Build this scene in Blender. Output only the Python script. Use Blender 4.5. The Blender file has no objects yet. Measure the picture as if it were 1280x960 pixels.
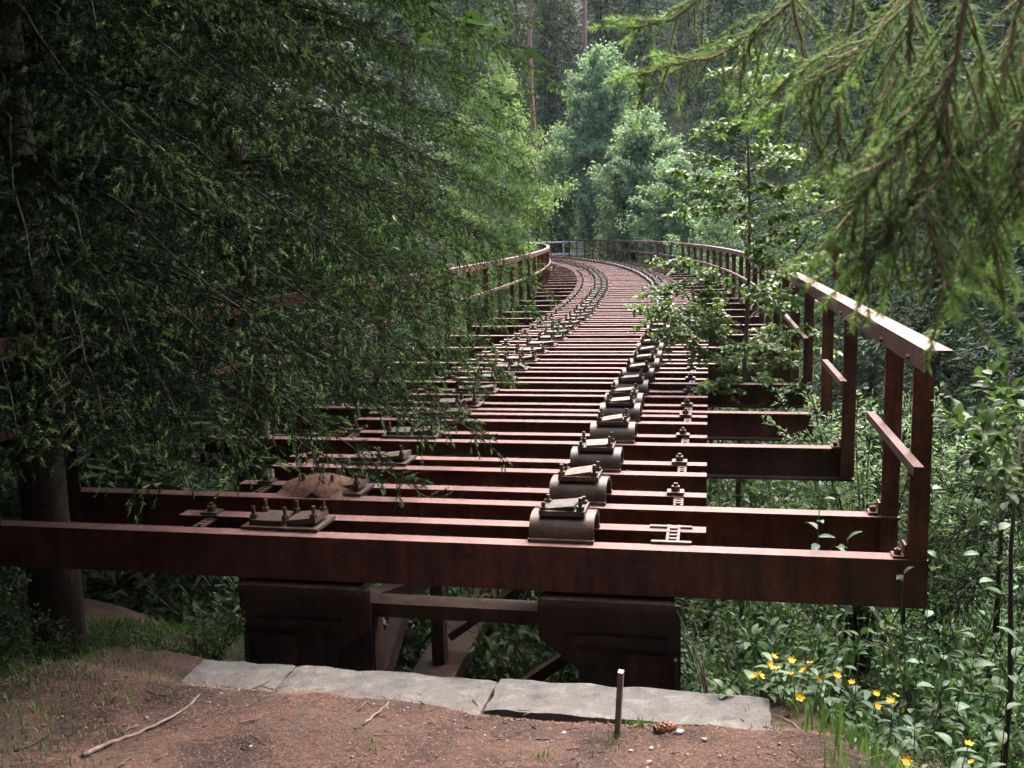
import bpy, math, random
import numpy as np
from mathutils import Matrix, Vector, noise as mnoise

random.seed(7)
RNG = np.random.default_rng(11)
SC = bpy.context.scene
COL = SC.collection
R = math.radians

# ------------------------------------------------------------------ camera
CAM_H, F_PX, HOR, ROLL = 1.56, 1256.0, 290.0, 1.3
th = math.atan((480 - HOR) / F_PX)
ro = R(ROLL)
FW = Vector((0, math.cos(th), -math.sin(th)))
UP0 = Vector((0, math.sin(th), math.cos(th)))
RT0 = Vector((1, 0, 0))
RT = math.cos(ro) * RT0 - math.sin(ro) * UP0
UP = math.cos(ro) * UP0 + math.sin(ro) * RT0
cd = bpy.data.cameras.new('camera')
cd.sensor_width = 36.0
cd.lens = 36.0 * F_PX / 1280.0
cd.clip_start = 0.05
cd.clip_end = 2000
cd.dof.use_dof = True
cd.dof.focus_distance = 8.0
cd.dof.aperture_fstop = 9.0
cam = bpy.data.objects.new('camera', cd)
COL.objects.link(cam)
M = Matrix((RT, UP, -FW)).transposed().to_4x4()
M.translation = Vector((0, 0, CAM_H))
cam.matrix_world = M
SC.camera = cam

# ------------------------------------------------------------------ light
SUN_EL, SUN_AZ = R(58), R(24)          # azimuth clockwise from +Y
w = bpy.data.worlds.new('World')
SC.world = w
w.use_nodes = True
nt = w.node_tree
sky = nt.nodes.new('ShaderNodeTexSky')
sky.sky_type = 'NISHITA'
sky.sun_disc = False
sky.sun_elevation = SUN_EL
sky.sun_rotation = SUN_AZ
sky.air_density = 1.0
sky.dust_density = 5.0
sky.ozone_density = 1.0
nt.links.new(sky.outputs['Color'], nt.nodes['Background'].inputs['Color'])
nt.nodes['Background'].inputs['Strength'].default_value = 0.11
sd = bpy.data.lights.new('sun', 'SUN')
sd.energy = 1.35
sd.angle = R(65)
sd.color = (1.0, 0.98, 0.95)
sun = bpy.data.objects.new('sun', sd)
COL.objects.link(sun)
sdir = Vector((math.sin(SUN_AZ) * math.cos(SUN_EL), math.cos(SUN_AZ) * math.cos(SUN_EL), math.sin(SUN_EL)))
sun.rotation_euler = sdir.to_track_quat('Z', 'Y').to_euler()

SC.view_settings.view_transform = 'Standard'
SC.view_settings.look = 'None'
SC.view_settings.gamma = 1.0
SC.view_settings.use_curve_mapping = False
SC.view_settings.exposure = 2.82
SC.render.engine = 'CYCLES'
SC.cycles.use_denoising = True
SC.cycles.use_adaptive_sampling = True
SC.cycles.adaptive_threshold = 0.03
SC.cycles.max_bounces = 4
SC.cycles.diffuse_bounces = 2
SC.cycles.glossy_bounces = 2
SC.cycles.transmission_bounces = 4
SC.cycles.caustics_reflective = False
SC.cycles.caustics_refractive = False


# ------------------------------------------------------------------ helpers
def tag(o, label=None, cat=None, group=None, kind=None):
    if label: o['label'] = label
    if cat: o['category'] = cat
    if group: o['group'] = group
    if kind: o['kind'] = kind
    return o


def empty(name, loc=(0, 0, 0)):
    o = bpy.data.objects.new(name, None)
    o.empty_display_size = 0.2
    COL.objects.link(o)
    o.location = loc
    return o


def link(name, me, parent=None, loc=(0, 0, 0), rz=0.0, scale=None):
    """place a mesh; loc is in the parent's space"""
    o = bpy.data.objects.new(name, me)
    COL.objects.link(o)
    o.parent = parent
    o.location = loc
    o.rotation_euler = (0, 0, rz)
    if scale is not None:
        o.scale = (scale,) * 3 if not hasattr(scale, '__len__') else scale
    return o


def copy_tree(o, parent=None):
    c = o.copy()
    COL.objects.link(c)
    c.parent = parent
    for ch in list(o.children):
        copy_tree(ch, c)
    return c


class MB:
    """collects hard-surface pieces into one mesh"""
    def __init__(self):
        self.v = []
        self.f = []

    def add(self, verts, faces):
        n = len(self.v)
        self.v += [tuple(p) for p in verts]
        self.f += [tuple(i + n for i in f) for f in faces]
        return self

    def box(self, c, s, ax=None, jit=0.0):
        c = Vector(c)
        hx, hy, hz = s[0] / 2, s[1] / 2, s[2] / 2
        ax = ax or (Vector((1, 0, 0)), Vector((0, 1, 0)), Vector((0, 0, 1)))
        vs = []
        for sz in (-1, 1):
            for sx, sy in ((-1, -1), (1, -1), (1, 1), (-1, 1)):
                p = c + ax[0] * hx * sx + ax[1] * hy * sy + ax[2] * hz * sz
                if jit:
                    p = p + Vector([random.uniform(-jit, jit) for _ in range(3)])
                vs.append(p)
        return self.add(vs, [(3, 2, 1, 0), (4, 5, 6, 7), (0, 1, 5, 4), (1, 2, 6, 5), (2, 3, 7, 6), (3, 0, 4, 7)])

    def bar(self, a, b, wdt, hgt, up=(0, 0, 1)):
        a, b = Vector(a), Vector(b)
        d = (b - a)
        L = d.length
        d.normalize()
        s = d.cross(Vector(up))
        if s.length < 1e-4:
            s = d.cross(Vector((1, 0, 0)))
        s.normalize()
        u = s.cross(d)
        return self.box((a + b) / 2, (wdt, L, hgt), (s, d, u))

    def extrude(self, prof, a, b, s, u):
        """closed 2-d profile (list of (s,u)) swept straight from a to b"""
        a, b, s, u = Vector(a), Vector(b), Vector(s), Vector(u)
        n = len(prof)
        vs = [a + s * p + u * q for p, q in prof] + [b + s * p + u * q for p, q in prof]
        fs = [(i, (i + 1) % n, n + (i + 1) % n, n + i) for i in range(n)]
        fs += [tuple(range(n - 1, -1, -1)), tuple(range(n, 2 * n))]
        return self.add(vs, fs)

    def sweep(self, prof, pts, sides, ups):
        n = len(prof)
        vs, fs = [], []
        for p, s, u in zip(pts, sides, ups):
            vs += [Vector(p) + Vector(s) * a + Vector(u) * b for a, b in prof]
        for k in range(len(pts) - 1):
            for i in range(n):
                j = (i + 1) % n
                fs.append((k * n + i, k * n + j, (k + 1) * n + j, (k + 1) * n + i))
        fs += [tuple(range(n - 1, -1, -1)), tuple((len(pts) - 1) * n + i for i in range(n))]
        return self.add(vs, fs)

    def tube(self, pts, rad, n=6):
        pts = [Vector(p) for p in pts]
        if not hasattr(rad, '__len__'):
            rad = [rad] * len(pts)
        vs, fs = [], []
        ref = None
        for k, p in enumerate(pts):
            d = (pts[min(k + 1, len(pts) - 1)] - pts[max(k - 1, 0)])
            if d.length < 1e-9: d = Vector((0, 0, 1))
            d.normalize()
            if ref is None:
                ref = d.orthogonal().normalized()
            s = (ref - d * ref.dot(d))
            s = s.normalized() if s.length > 1e-6 else d.orthogonal().normalized()
            ref = s
            u = d.cross(s)
            for i in range(n):
                a = 2 * math.pi * i / n
                vs.append(p + (s * math.cos(a) + u * math.sin(a)) * rad[k])
        for k in range(len(pts) - 1):
            for i in range(n):
                j = (i + 1) % n
                fs.append((k * n + i, k * n + j, (k + 1) * n + j, (k + 1) * n + i))
        fs += [tuple(range(n - 1, -1, -1)), tuple((len(pts) - 1) * n + i for i in range(n))]
        return self.add(vs, fs)

    def mesh(self, name, mat, smooth=False):
        me = bpy.data.meshes.new(name)
        me.from_pydata(self.v, [], self.f)
        me.materials.append(mat)
        if smooth:
            me.polygons.foreach_set('use_smooth', [True] * len(me.polygons))
        me.update()
        return me


def tri_mesh(name, V, F, mat, tint=None, nrm=None):
    V = np.asarray(V, dtype=np.float32).reshape(-1, 3)
    F = np.asarray(F, dtype=np.int32).reshape(-1, 3)
    me = bpy.data.meshes.new(name)
    me.vertices.add(len(V))
    me.vertices.foreach_set('co', V.ravel())
    me.loops.add(len(F) * 3)
    me.loops.foreach_set('vertex_index', F.ravel())
    me.polygons.add(len(F))
    me.polygons.foreach_set('loop_start', np.arange(0, len(F) * 3, 3, dtype=np.int32))
    me.polygons.foreach_set('loop_total', np.full(len(F), 3, dtype=np.int32))
    if tint is not None:
        at = me.attributes.new('tint', 'FLOAT', 'POINT')
        at.data.foreach_set('value', np.asarray(tint, dtype=np.float32).ravel())
    me.materials.append(mat)
    me.update()
    me.validate()
    return me


def unit(a):
    return a / np.maximum(np.linalg.norm(a, axis=-1, keepdims=True), 1e-9)


# ------------------------------------------------------------------ materials
def new_mat(name):
    m = bpy.data.materials.new(name)
    m.use_nodes = True
    n = m.node_tree
    b = n.nodes['Principled BSDF']
    return m, n, b


def ramp(n, stops):
    r = n.nodes.new('ShaderNodeValToRGB')
    e = r.color_ramp.elements
    while len(e) < len(stops):
        e.new(0.5)
    for el, (p, c) in zip(e, stops):
        el.position = p
        el.color = (*c, 1)
    return r


def noise_tex(n, scale, detail=4, rough=0.6, coord=None, dist=0.0):
    t = n.nodes.new('ShaderNodeTexNoise')
    t.inputs['Scale'].default_value = scale
    t.inputs['Detail'].default_value = detail
    t.inputs['Roughness'].default_value = rough
    t.inputs['Distortion'].default_value = dist
    if coord is not None:
        n.links.new(coord, t.inputs['Vector'])
    return t


def mixc(n, fac, a, b, mode='MIX'):
    m = n.nodes.new('ShaderNodeMix')
    m.data_type = 'RGBA'
    m.blend_type = mode
    for k, val in ((0, fac), (6, a), (7, b)):
        if isinstance(val, (int, float)):
            m.inputs[k].default_value = val
        elif isinstance(val, tuple):
            m.inputs[k].default_value = (*val, 1)
        else:
            n.links.new(val, m.inputs[k])
    return m.outputs[2]


def bump(n, b, h, strength=0.3, dist=0.01):
    bp = n.nodes.new('ShaderNodeBump')
    bp.inputs['Strength'].default_value = strength
    bp.inputs['Distance'].default_value = dist
    n.links.new(h, bp.inputs['Height'])
    n.links.new(bp.outputs['Normal'], b.inputs['Normal'])


def rust_mat(name, dark, mid, light, rough=0.62, grime=None, grime_amt=0.5, dust_sheen=None, streak=True):
    m, n, b = new_mat(name)
    geo = n.nodes.new('ShaderNodeNewGeometry')
    pos = geo.outputs['Position']
    t1 = noise_tex(n, 3.2, 6, 0.68, pos, 0.4)
    t2 = noise_tex(n, 42, 5, 0.7, pos)
    t3 = noise_tex(n, 0.9, 3, 0.5, pos)
    r1 = ramp(n, [(0.34, dark), (0.5, mid), (0.64, light)])
    n.links.new(t1.outputs['Fac'], r1.inputs['Fac'])
    mp = n.nodes.new('ShaderNodeMapping')
    mp.inputs['Scale'].default_value = (9, 9, 0.9)
    n.links.new(pos, mp.inputs['Vector'])
    ts = noise_tex(n, 1.6, 5, 0.65, mp.outputs['Vector'])
    rs_ = ramp(n, [(0.36, (0.42, 0.40, 0.40)), (0.52, (1, 1, 1)), (0.70, (1.5, 1.25, 1.05))] if streak else [(0.4, (0.8,) * 3), (0.6, (1.1,) * 3)])
    n.links.new(ts.outputs['Fac'], rs_.inputs['Fac'])
    r2 = ramp(n, [(0.30, (0.55, 0.5, 0.48)), (0.7, (1.25, 1.2, 1.15))])
    n.links.new(t2.outputs['Fac'], r2.inputs['Fac'])
    c = mixc(n, 1.0, r1.outputs['Color'], r2.outputs['Color'], 'MULTIPLY')
    c = mixc(n, 1.0, c, rs_.outputs['Color'], 'MULTIPLY')
    to = noise_tex(n, 11, 6, 0.7, pos, 0.5)
    ro_ = ramp(n, [(0.58, (0, 0, 0)), (0.70, (0.75,) * 3)])
    n.links.new(to.outputs['Fac'], ro_.inputs['Fac'])
    c = mixc(n, ro_.outputs['Color'], c, tuple(min(1, light[i] * f) for i, f in enumerate((1.25, 0.95, 0.6))))
    if grime:
        r3 = ramp(n, [(0.48, (0, 0, 0)), (0.66, (grime_amt,) * 3)])
        n.links.new(t3.outputs['Fac'], r3.inputs['Fac'])
        c = mixc(n, r3.outputs['Color'], c, grime)
    oi = n.nodes.new('ShaderNodeObjectInfo')
    r4 = ramp(n, [(0.0, (0.78, 0.8, 0.82)), (1.0, (1.2, 1.14, 1.1))])
    n.links.new(oi.outputs['Random'], r4.inputs['Fac'])
    c = mixc(n, 1.0, c, r4.outputs['Color'], 'MULTIPLY')
    if dust_sheen:      # pale dust and weathering on level faces, with sky sheen painted in
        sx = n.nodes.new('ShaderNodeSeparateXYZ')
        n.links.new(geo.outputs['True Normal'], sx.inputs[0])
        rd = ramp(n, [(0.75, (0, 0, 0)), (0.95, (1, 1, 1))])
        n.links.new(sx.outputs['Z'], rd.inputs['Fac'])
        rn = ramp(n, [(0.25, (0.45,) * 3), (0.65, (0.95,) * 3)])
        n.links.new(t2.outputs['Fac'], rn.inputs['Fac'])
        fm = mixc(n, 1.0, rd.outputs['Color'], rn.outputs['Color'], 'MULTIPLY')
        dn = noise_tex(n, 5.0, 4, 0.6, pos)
        dr = ramp(n, [(0.35, tuple(x * 0.7 for x in dust_sheen)), (0.65, tuple(x * 1.15 for x in dust_sheen))])
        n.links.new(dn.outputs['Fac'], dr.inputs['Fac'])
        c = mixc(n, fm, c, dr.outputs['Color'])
    n.links.new(c, b.inputs['Base Color'])
    b.inputs['Roughness'].default_value = rough
    b.inputs['Specular IOR Level'].default_value = 0.45
    bump(n, b, t2.outputs['Fac'], 0.35, 0.004)
    return m


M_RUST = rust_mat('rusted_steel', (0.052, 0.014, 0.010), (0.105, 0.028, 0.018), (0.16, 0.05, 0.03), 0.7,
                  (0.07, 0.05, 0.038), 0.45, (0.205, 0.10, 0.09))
M_RUSTP = rust_mat('rusted_rail_post', (0.085, 0.022, 0.013), (0.14, 0.04, 0.023), (0.2, 0.066, 0.04), 0.6)
M_CHAIR = rust_mat('weathered_chair_steel', (0.045, 0.03, 0.022), (0.085, 0.055, 0.042), (0.13, 0.088, 0.068), 0.5,
                   (0.06, 0.062, 0.04), 0.5, streak=False)
M_PLATE = rust_mat('worn_plate_steel', (0.08, 0.06, 0.05), (0.13, 0.10, 0.082), (0.18, 0.145, 0.115), 0.5)
M_GIRD = rust_mat('girder_steel', (0.03, 0.015, 0.011), (0.058, 0.03, 0.022), (0.09, 0.053, 0.04), 0.6,
                  (0.09, 0.075, 0.055), 0.6)
M_IRON = rust_mat('grey_iron', (0.14, 0.12, 0.11), (0.22, 0.19, 0.18), (0.3, 0.27, 0.26), 0.45)


def concrete_mat():
    m, n, b = new_mat('old_concrete')
    geo = n.nodes.new('ShaderNodeNewGeometry')
    pos = geo.outputs['Position']
    t1 = noise_tex(n, 7, 6, 0.7, pos, 0.3)
    t2 = noise_tex(n, 90, 4, 0.7, pos)
    r1 = ramp(n, [(0.32, (0.06, 0.055, 0.052)), (0.48, (0.11, 0.10, 0.095)), (0.55, (0.12, 0.11, 0.102)), (0.60, (0.155, 0.143, 0.13)), (0.75, (0.185, 0.17, 0.152))])
    n.links.new(t1.outputs['Fac'], r1.inputs['Fac'])
    r2 = ramp(n, [(0.3, (0.7, 0.7, 0.7)), (0.7, (1.15, 1.15, 1.15))])
    n.links.new(t2.outputs['Fac'], r2.inputs['Fac'])
    c = mixc(n, 1.0, r1.outputs['Color'], r2.outputs['Color'], 'MULTIPLY')
    n.links.new(c, b.inputs['Base Color'])
    b.inputs['Roughness'].default_value = 0.9
    bump(n, b, t2.outputs['Fac'], 0.5, 0.006)
    return m


M_CONC = concrete_mat()


def ground_mat():
    m, n, b = new_mat('forest_floor')
    geo = n.nodes.new('ShaderNodeNewGeometry')
    pos = geo.outputs['Position']
    t1 = noise_tex(n, 2.2, 5, 0.6, pos, 0.4)
    t2 = noise_tex(n, 60, 5, 0.75, pos)
    t3 = noise_tex(n, 170, 3, 0.6, pos)
    r1 = ramp(n, [(0.34, (0.036, 0.027, 0.024)), (0.46, (0.072, 0.046, 0.038)), (0.58, (0.112, 0.066, 0.05)), (0.70, (0.095, 0.07, 0.06))])
    n.links.new(t1.outputs['Fac'], r1.inputs['Fac'])
    r2 = ramp(n, [(0.3, (0.5, 0.48, 0.47)), (0.55, (1.0, 1.0, 1.0)), (0.75, (1.4, 1.35, 1.3))])
    n.links.new(t2.outputs['Fac'], r2.inputs['Fac'])
    c = mixc(n, 1.0, r1.outputs['Color'], r2.outputs['Color'], 'MULTIPLY')
    # green and leaf-mould beyond the yard of trodden needles
    at = n.nodes.new('ShaderNodeAttribute')
    at.attribute_name = 'green'
    t4 = noise_tex(n, 1.3, 5, 0.7, pos)
    r4 = ramp(n, [(0.35, (0.015, 0.022, 0.01)), (0.55, (0.025, 0.036, 0.014)), (0.7, (0.04, 0.034, 0.022))])
    n.links.new(t4.outputs['Fac'], r4.inputs['Fac'])
    c = mixc(n, at.outputs['Fac'], c, r4.outputs['Color'])
    n.links.new(c, b.inputs['Base Color'])
    b.inputs['Roughness'].default_value = 0.95
    b.inputs['Specular IOR Level'].default_value = 0.2
    bump(n, b, t2.outputs['Fac'], 0.8, 0.02)
    return m


M_GROUND = ground_mat()


def leaf_mat(name, stops, rough=0.5, transl=0.3, spec=0.4, hue_var=0.06, val_var=0.35, tcol=None, noise_scale=None):
    """stops: colours along the 'tint' attribute; varied by object"""
    m, n, b = new_mat(name)
    at = n.nodes.new('ShaderNodeAttribute')
    at.attribute_name = 'tint'
    r = ramp(n, stops)
    r.color_ramp.interpolation = 'LINEAR'
    n.links.new(at.outputs['Fac'], r.inputs['Fac'])
    oi = n.nodes.new('ShaderNodeObjectInfo')
    hsv = n.nodes.new('ShaderNodeHueSaturation')
    ma = n.nodes.new('ShaderNodeMath')
    ma.operation = 'MULTIPLY_ADD'
    n.links.new(oi.outputs['Random'], ma.inputs[0])
    ma.inputs[1].default_value = hue_var
    ma.inputs[2].default_value = 0.5 - hue_var / 2
    mv = n.nodes.new('ShaderNodeMath')
    mv.operation = 'MULTIPLY_ADD'
    n.links.new(oi.outputs['Random'], mv.inputs[0])
    mv.inputs[1].default_value = val_var
    mv.inputs[2].default_value = 1 - val_var / 2
    n.links.new(ma.outputs[0], hsv.inputs['Hue'])
    n.links.new(mv.outputs[0], hsv.inputs['Value'])
    n.links.new(r.outputs['Color'], hsv.inputs['Color'])
    c = hsv.outputs['Color']
    n.links.new(c, b.inputs['Base Color'])
    b.inputs['Roughness'].default_value = rough
    b.inputs['Specular IOR Level'].default_value = spec
    if transl > 0:
        tr = n.nodes.new('ShaderNodeBsdfTranslucent')
        tc = mixc(n, 1.0, c, (1.3, 1.4, 0.8), 'MULTIPLY')
        n.links.new(tc, tr.inputs['Color'])
        mx = n.nodes.new('ShaderNodeMixShader')
        mx.inputs[0].default_value = transl
        n.links.new(b.outputs[0], mx.inputs[1])
        n.links.new(tr.outputs[0], mx.inputs[2])
        n.links.new(mx.outputs[0], n.nodes['Material Output'].inputs['Surface'])
    return m


# tint: 0 twig, 0.2 old needles .. 0.6, 1.0 fresh shoots
M_SPR = leaf_mat('spruce_needles_shaded', [(0.0, (0.075, 0.042, 0.025)), (0.14, (0.075, 0.042, 0.025)), (0.2, (0.010, 0.018, 0.010)),
                                    (0.6, (0.022, 0.037, 0.017)), (0.72, (0.07, 0.12, 0.046)), (1.0, (0.18, 0.285, 0.105))], 0.85, 0.2, 0.12, 0.0, 0.0)  # needles darkened: shade of the left side painted into the colour
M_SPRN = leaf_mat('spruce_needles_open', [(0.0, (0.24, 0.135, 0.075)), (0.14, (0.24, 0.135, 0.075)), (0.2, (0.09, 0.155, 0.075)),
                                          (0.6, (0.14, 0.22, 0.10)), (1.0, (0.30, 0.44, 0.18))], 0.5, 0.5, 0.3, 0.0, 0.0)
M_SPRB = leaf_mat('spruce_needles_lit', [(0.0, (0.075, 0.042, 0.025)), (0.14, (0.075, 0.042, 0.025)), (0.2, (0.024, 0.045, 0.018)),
                                         (0.6, (0.055, 0.095, 0.034)), (0.75, (0.12, 0.2, 0.06)), (1.0, (0.22, 0.34, 0.105))], 0.8, 0.3, 0.12, 0.0, 0.0)  # brighter copy: light on the overhanging spruce put into the colour
M_FSPR = leaf_mat('far_spruce_needles', [(0.0, (0.02, 0.035, 0.018)), (0.5, (0.035, 0.06, 0.03)), (1.0, (0.065, 0.105, 0.045))],
                  0.6, 0.15, 0.25, 0.03, 0.5)
M_BIRCH = leaf_mat('birch_leaves', [(0.0, (0.07, 0.12, 0.034)), (0.5, (0.11, 0.18, 0.05)), (1.0, (0.17, 0.25, 0.075))],
                   0.42, 0.35, 0.45, 0.0, 0.0)
M_ASPEN = leaf_mat('aspen_leaves', [(0.0, (0.11, 0.175, 0.105)), (0.5, (0.19, 0.275, 0.17)), (1.0, (0.30, 0.39, 0.26))],
                   0.45, 0.45, 0.4, 0.02, 0.2)
M_WILLOW = leaf_mat('willow_leaves', [(0.0, (0.10, 0.16, 0.06)), (0.5, (0.17, 0.25, 0.095)), (1.0, (0.26, 0.35, 0.15))],
                    0.4, 0.45, 0.4, 0.03, 0.25)
M_SHRUB = leaf_mat('shrub_leaves', [(0.0, (0.03, 0.06, 0.022)), (0.5, (0.06, 0.108, 0.038)), (0.8, (0.095, 0.155, 0.058)), (1.0, (0.17, 0.23, 0.12))],
                   0.5, 0.35, 0.3, 0.06, 0.7)
M_HERB = leaf_mat('herb_leaves', [(0.0, (0.06, 0.11, 0.03)), (0.5, (0.10, 0.18, 0.045)), (1.0, (0.16, 0.25, 0.07))],
                  0.45, 0.3, 0.4, 0.03, 0.3)


def plain(name, col, rough=0.7, scale=20, var=0.35, bmp=0.3):
    m, n, b = new_mat(name)
    geo = n.nodes.new('ShaderNodeNewGeometry')
    t = noise_tex(n, scale, 5, 0.65, geo.outputs['Position'])
    lo = tuple(c * (1 - var) for c in col)
    hi = tuple(min(1, c * (1 + var)) for c in col)
    r = ramp(n, [(0.3, lo), (0.7, hi)])
    n.links.new(t.outputs['Fac'], r.inputs['Fac'])
    n.links.new(r.outputs['Color'], b.inputs['Base Color'])
    b.inputs['Roughness'].default_value = rough
    if bmp: bump(n, b, t.outputs['Fac'], bmp, 0.01)
    return m


M_BARK = plain('spruce_bark', (0.06, 0.036, 0.026), 0.9, 22, 0.5, 0.8)
M_PBARK = plain('pine_bark', (0.26, 0.13, 0.085), 0.85, 12, 0.4, 0.5)
M_BBARK = plain('birch_bark', (0.48, 0.45, 0.42), 0.7, 9, 0.4, 0.2)
M_TWIG = plain('brown_twig', (0.045, 0.03, 0.022), 0.8, 40, 0.3, 0.2)
M_SAP = plain('sapling_bark', (0.15, 0.10, 0.075), 0.7, 40, 0.3, 0.2)
M_TWIGO = plain('orange_twig', (0.34, 0.19, 0.11), 0.7, 60, 0.25, 0.3)
M_DEAD = plain('dry_stick', (0.19, 0.135, 0.11), 0.85, 30, 0.35, 0.4)
M_DRY = plain('dry_spray', (0.11, 0.075, 0.05), 0.9, 30, 0.3, 0.0)
M_LITTER = plain('fallen_needles', (0.165, 0.08, 0.052), 0.85, 45, 0.7, 0.0)
M_STONE = plain('pale_stone', (0.25, 0.225, 0.215), 0.8, 30, 0.4, 0.3)
M_WHITE = plain('white_paint', (0.74, 0.72, 0.68), 0.6, 14, 0.12, 0.1)
M_YEL = plain('yellow_petals', (0.85, 0.50, 0.02), 0.5, 50, 0.12, 0.0)
M_STEM = plain('green_stem', (0.09, 0.15, 0.045), 0.6, 40, 0.25, 0.0)
M_CONE = plain('brown_cone', (0.23, 0.10, 0.055), 0.7, 60, 0.4, 0.4)


# ------------------------------------------------------------------ track line
STEP = 0.1
HEAD, PX_, PY_ = [], [], []
_x, _y = -0.53, 4.985
for i in range(800):
    s = i * STEP - 1.0
    h = 11.2
    if s > 9: h -= 0.40 * (min(s, 34) - 9)
    if s > 34: h -= 0.62 * (s - 34)
    HEAD.append(R(h))
_x -= math.sin(R(11.2)) * 1.0
_y -= math.cos(R(11.2)) * 1.0
for i in range(800):
    PX_.append(_x)
    PY_.append(_y)
    _x += math.sin(HEAD[i]) * STEP
    _y += math.cos(HEAD[i]) * STEP


def track(s, off=0.0, z=0.0):
    k = max(0.0, min(798.0, (s + 1.0) / STEP))
    i = int(k)
    f = k - i
    x = PX_[i] * (1 - f) + PX_[i + 1] * f
    y = PY_[i] * (1 - f) + PY_[i + 1] * f
    h = HEAD[i]
    return Vector((x + math.cos(h) * off, y - math.sin(h) * off, z)), h


TRX, TRY = np.array(PX_), np.array(PY_)


def dist_track(x, y):
    return float(np.sqrt(np.min((TRX - x) ** 2 + (TRY - y) ** 2)))


# ------------------------------------------------------------------ terrain
def sstep(a, b, x):
    t = np.clip((x - a) / (b - a), 0, 1)
    return t * t * (3 - 2 * t)


EDGE_N = Vector((0.211, 0.977, 0))      # abutment edge normal
EDGE_P = Vector((-0.09, 4.46, 0))


def terr(x, y):
    x = np.asarray(x, dtype=float)
    y = np.asarray(y, dtype=float)
    u = (x - EDGE_P.x) * EDGE_N.x + (y - EDGE_P.y) * EDGE_N.y
    v = (x - EDGE_P.x) * EDGE_N.y - (y - EDGE_P.y) * EDGE_N.x
    # yard behind the abutment
    near = -0.565 + 0.105 * sstep(-0.22, -0.46, u) + 0.10 * np.clip(-u - 1.0, 0, 8)
    near = near + 0.03 * np.sin(x * 3.1 + 1) * np.sin(y * 4.3)
    near = near + 0.06 * np.exp(-((x + 2.1) ** 2 + (y - 4.6) ** 2) / 0.25)
    near = near - 0.62 * np.clip(x - 1.25 - 0.18 * np.clip(-u - 0.4, 0, 3), 0, 12) * sstep(0.9, 1.9, x + 0.2)
    near = near - 0.35 * np.clip(-v - 2.1, 0, 8)
    near = np.maximum(near, -6.5)
    # valley
    up = [-80, 0, 1.5, 4, 10, 20, 34, 46, 56, 64, 90, 140, 260]
    zp = [-1.9, -1.9, -2.3, -3.2, -5.0, -7.0, -7.5, -5.0, -2.0, -0.6, 12, 34, 60]
    far = np.interp(u, up, zp)
    far = far + 0.32 * np.clip(-v - 9, 0, 60) * sstep(0, 15, u + 10)
    far = far - 2.2 * sstep(1.5, 7, v) * (1 - sstep(40, 60, u)) + 0.42 * np.clip(v - 22, 0, 80)
    far = far + 0.95 * sstep(-1.75, -2.7, v) * sstep(9, 3, u)
    und = 0.35 * np.sin(x * 0.55 + 1.3) * np.sin(y * 0.47 + 0.4) + 0.18 * np.sin(x * 1.7) * np.sin(y * 1.5 + 2)
    far = far + und * sstep(1, 5, u)
    k = sstep(0.02, 0.35, u)
    return near * (1 - k) + far * k


def T(x, y):
    return float(terr(x, y))


def axis(fine_a, fine_b, fstep, lo, hi):
    a = list(np.arange(fine_a, fine_b, fstep))
    p, st = fine_b, fstep
    right = []
    while p < hi:
        right.append(p)
        st = min(st * 1.18, 4.0)
        p += st
    right.append(hi)
    p, st = fine_a, fstep
    left = []
    while p > lo:
        st = min(st * 1.18, 4.0)
        p -= st
        left.append(max(p, lo))
    return np.array(left[::-1] + a + right)


gx = axis(-2.8, 2.6, 0.035, -160, 160)
gy = axis(3.0, 5.2, 0.035, -70, 260)
GX, GY = np.meshgrid(gx, gy)
GZ = terr(GX, GY)
fine = (GX > -3.2) & (GX < 3) & (GY > 2.6) & (GY < 5.6)
rough = np.zeros_like(GZ)
for (i, j) in np.argwhere(fine):
    p = Vector((GX[i, j] * 5, GY[i, j] * 5, 0))
    rough[i, j] = mnoise.noise(p) * 0.016 + mnoise.noise(p * 3.7) * 0.008 + mnoise.noise(p * 9) * 0.004
GZ = GZ + rough
ny, nx = GZ.shape
V = np.stack([GX, GY, GZ], -1).reshape(-1, 3)
idx = np.arange(ny * nx).reshape(ny, nx)
a, b_, c_, d_ = idx[:-1, :-1].ravel(), idx[:-1, 1:].ravel(), idx[1:, 1:].ravel(), idx[1:, :-1].ravel()
F = np.concatenate([np.stack([a, b_, c_], 1), np.stack([a, c_, d_], 1)])
gm = tri_mesh('ground', V, F, M_GROUND)
gm.polygons.foreach_set('use_smooth', np.ones(len(F), dtype=bool))
uu = (GX - EDGE_P.x) * EDGE_N.x + (GY - EDGE_P.y) * EDGE_N.y
green = np.clip(sstep(0.0, 0.5, uu) + sstep(1.05, 1.6, GX) + sstep(-1.7, -2.6, GX) * 0.7, 0, 1) * (1 - 0.85 * sstep(-1.6, -2.4, GX) * sstep(14, 9, GY))
at = gm.attributes.new('green', 'FLOAT', 'POINT')
at.data.foreach_set('value', green.ravel().astype(np.float32))
tag(link('ground', gm), kind='structure')

# ------------------------------------------------------------------ viaduct
V0 = Vector((-0.6, 5.0, -2.0))
viaduct = empty('railway_viaduct', V0)
tag(viaduct, 'rusty curved railway viaduct stripped of its rails, bare steel sleepers and railings', 'bridge')


def vput(name, me, s=None, off=0.0, z=0.0, fwd=0.0, parent=None):
    if s is None:
        return link(name, me, parent or viaduct, -V0 if parent is None else (0, 0, 0))
    p, h = track(s, off, z)
    p = p + Vector((math.sin(h), math.cos(h), 0)) * fwd
    return link(name, me, viaduct, p - V0, -h)


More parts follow.
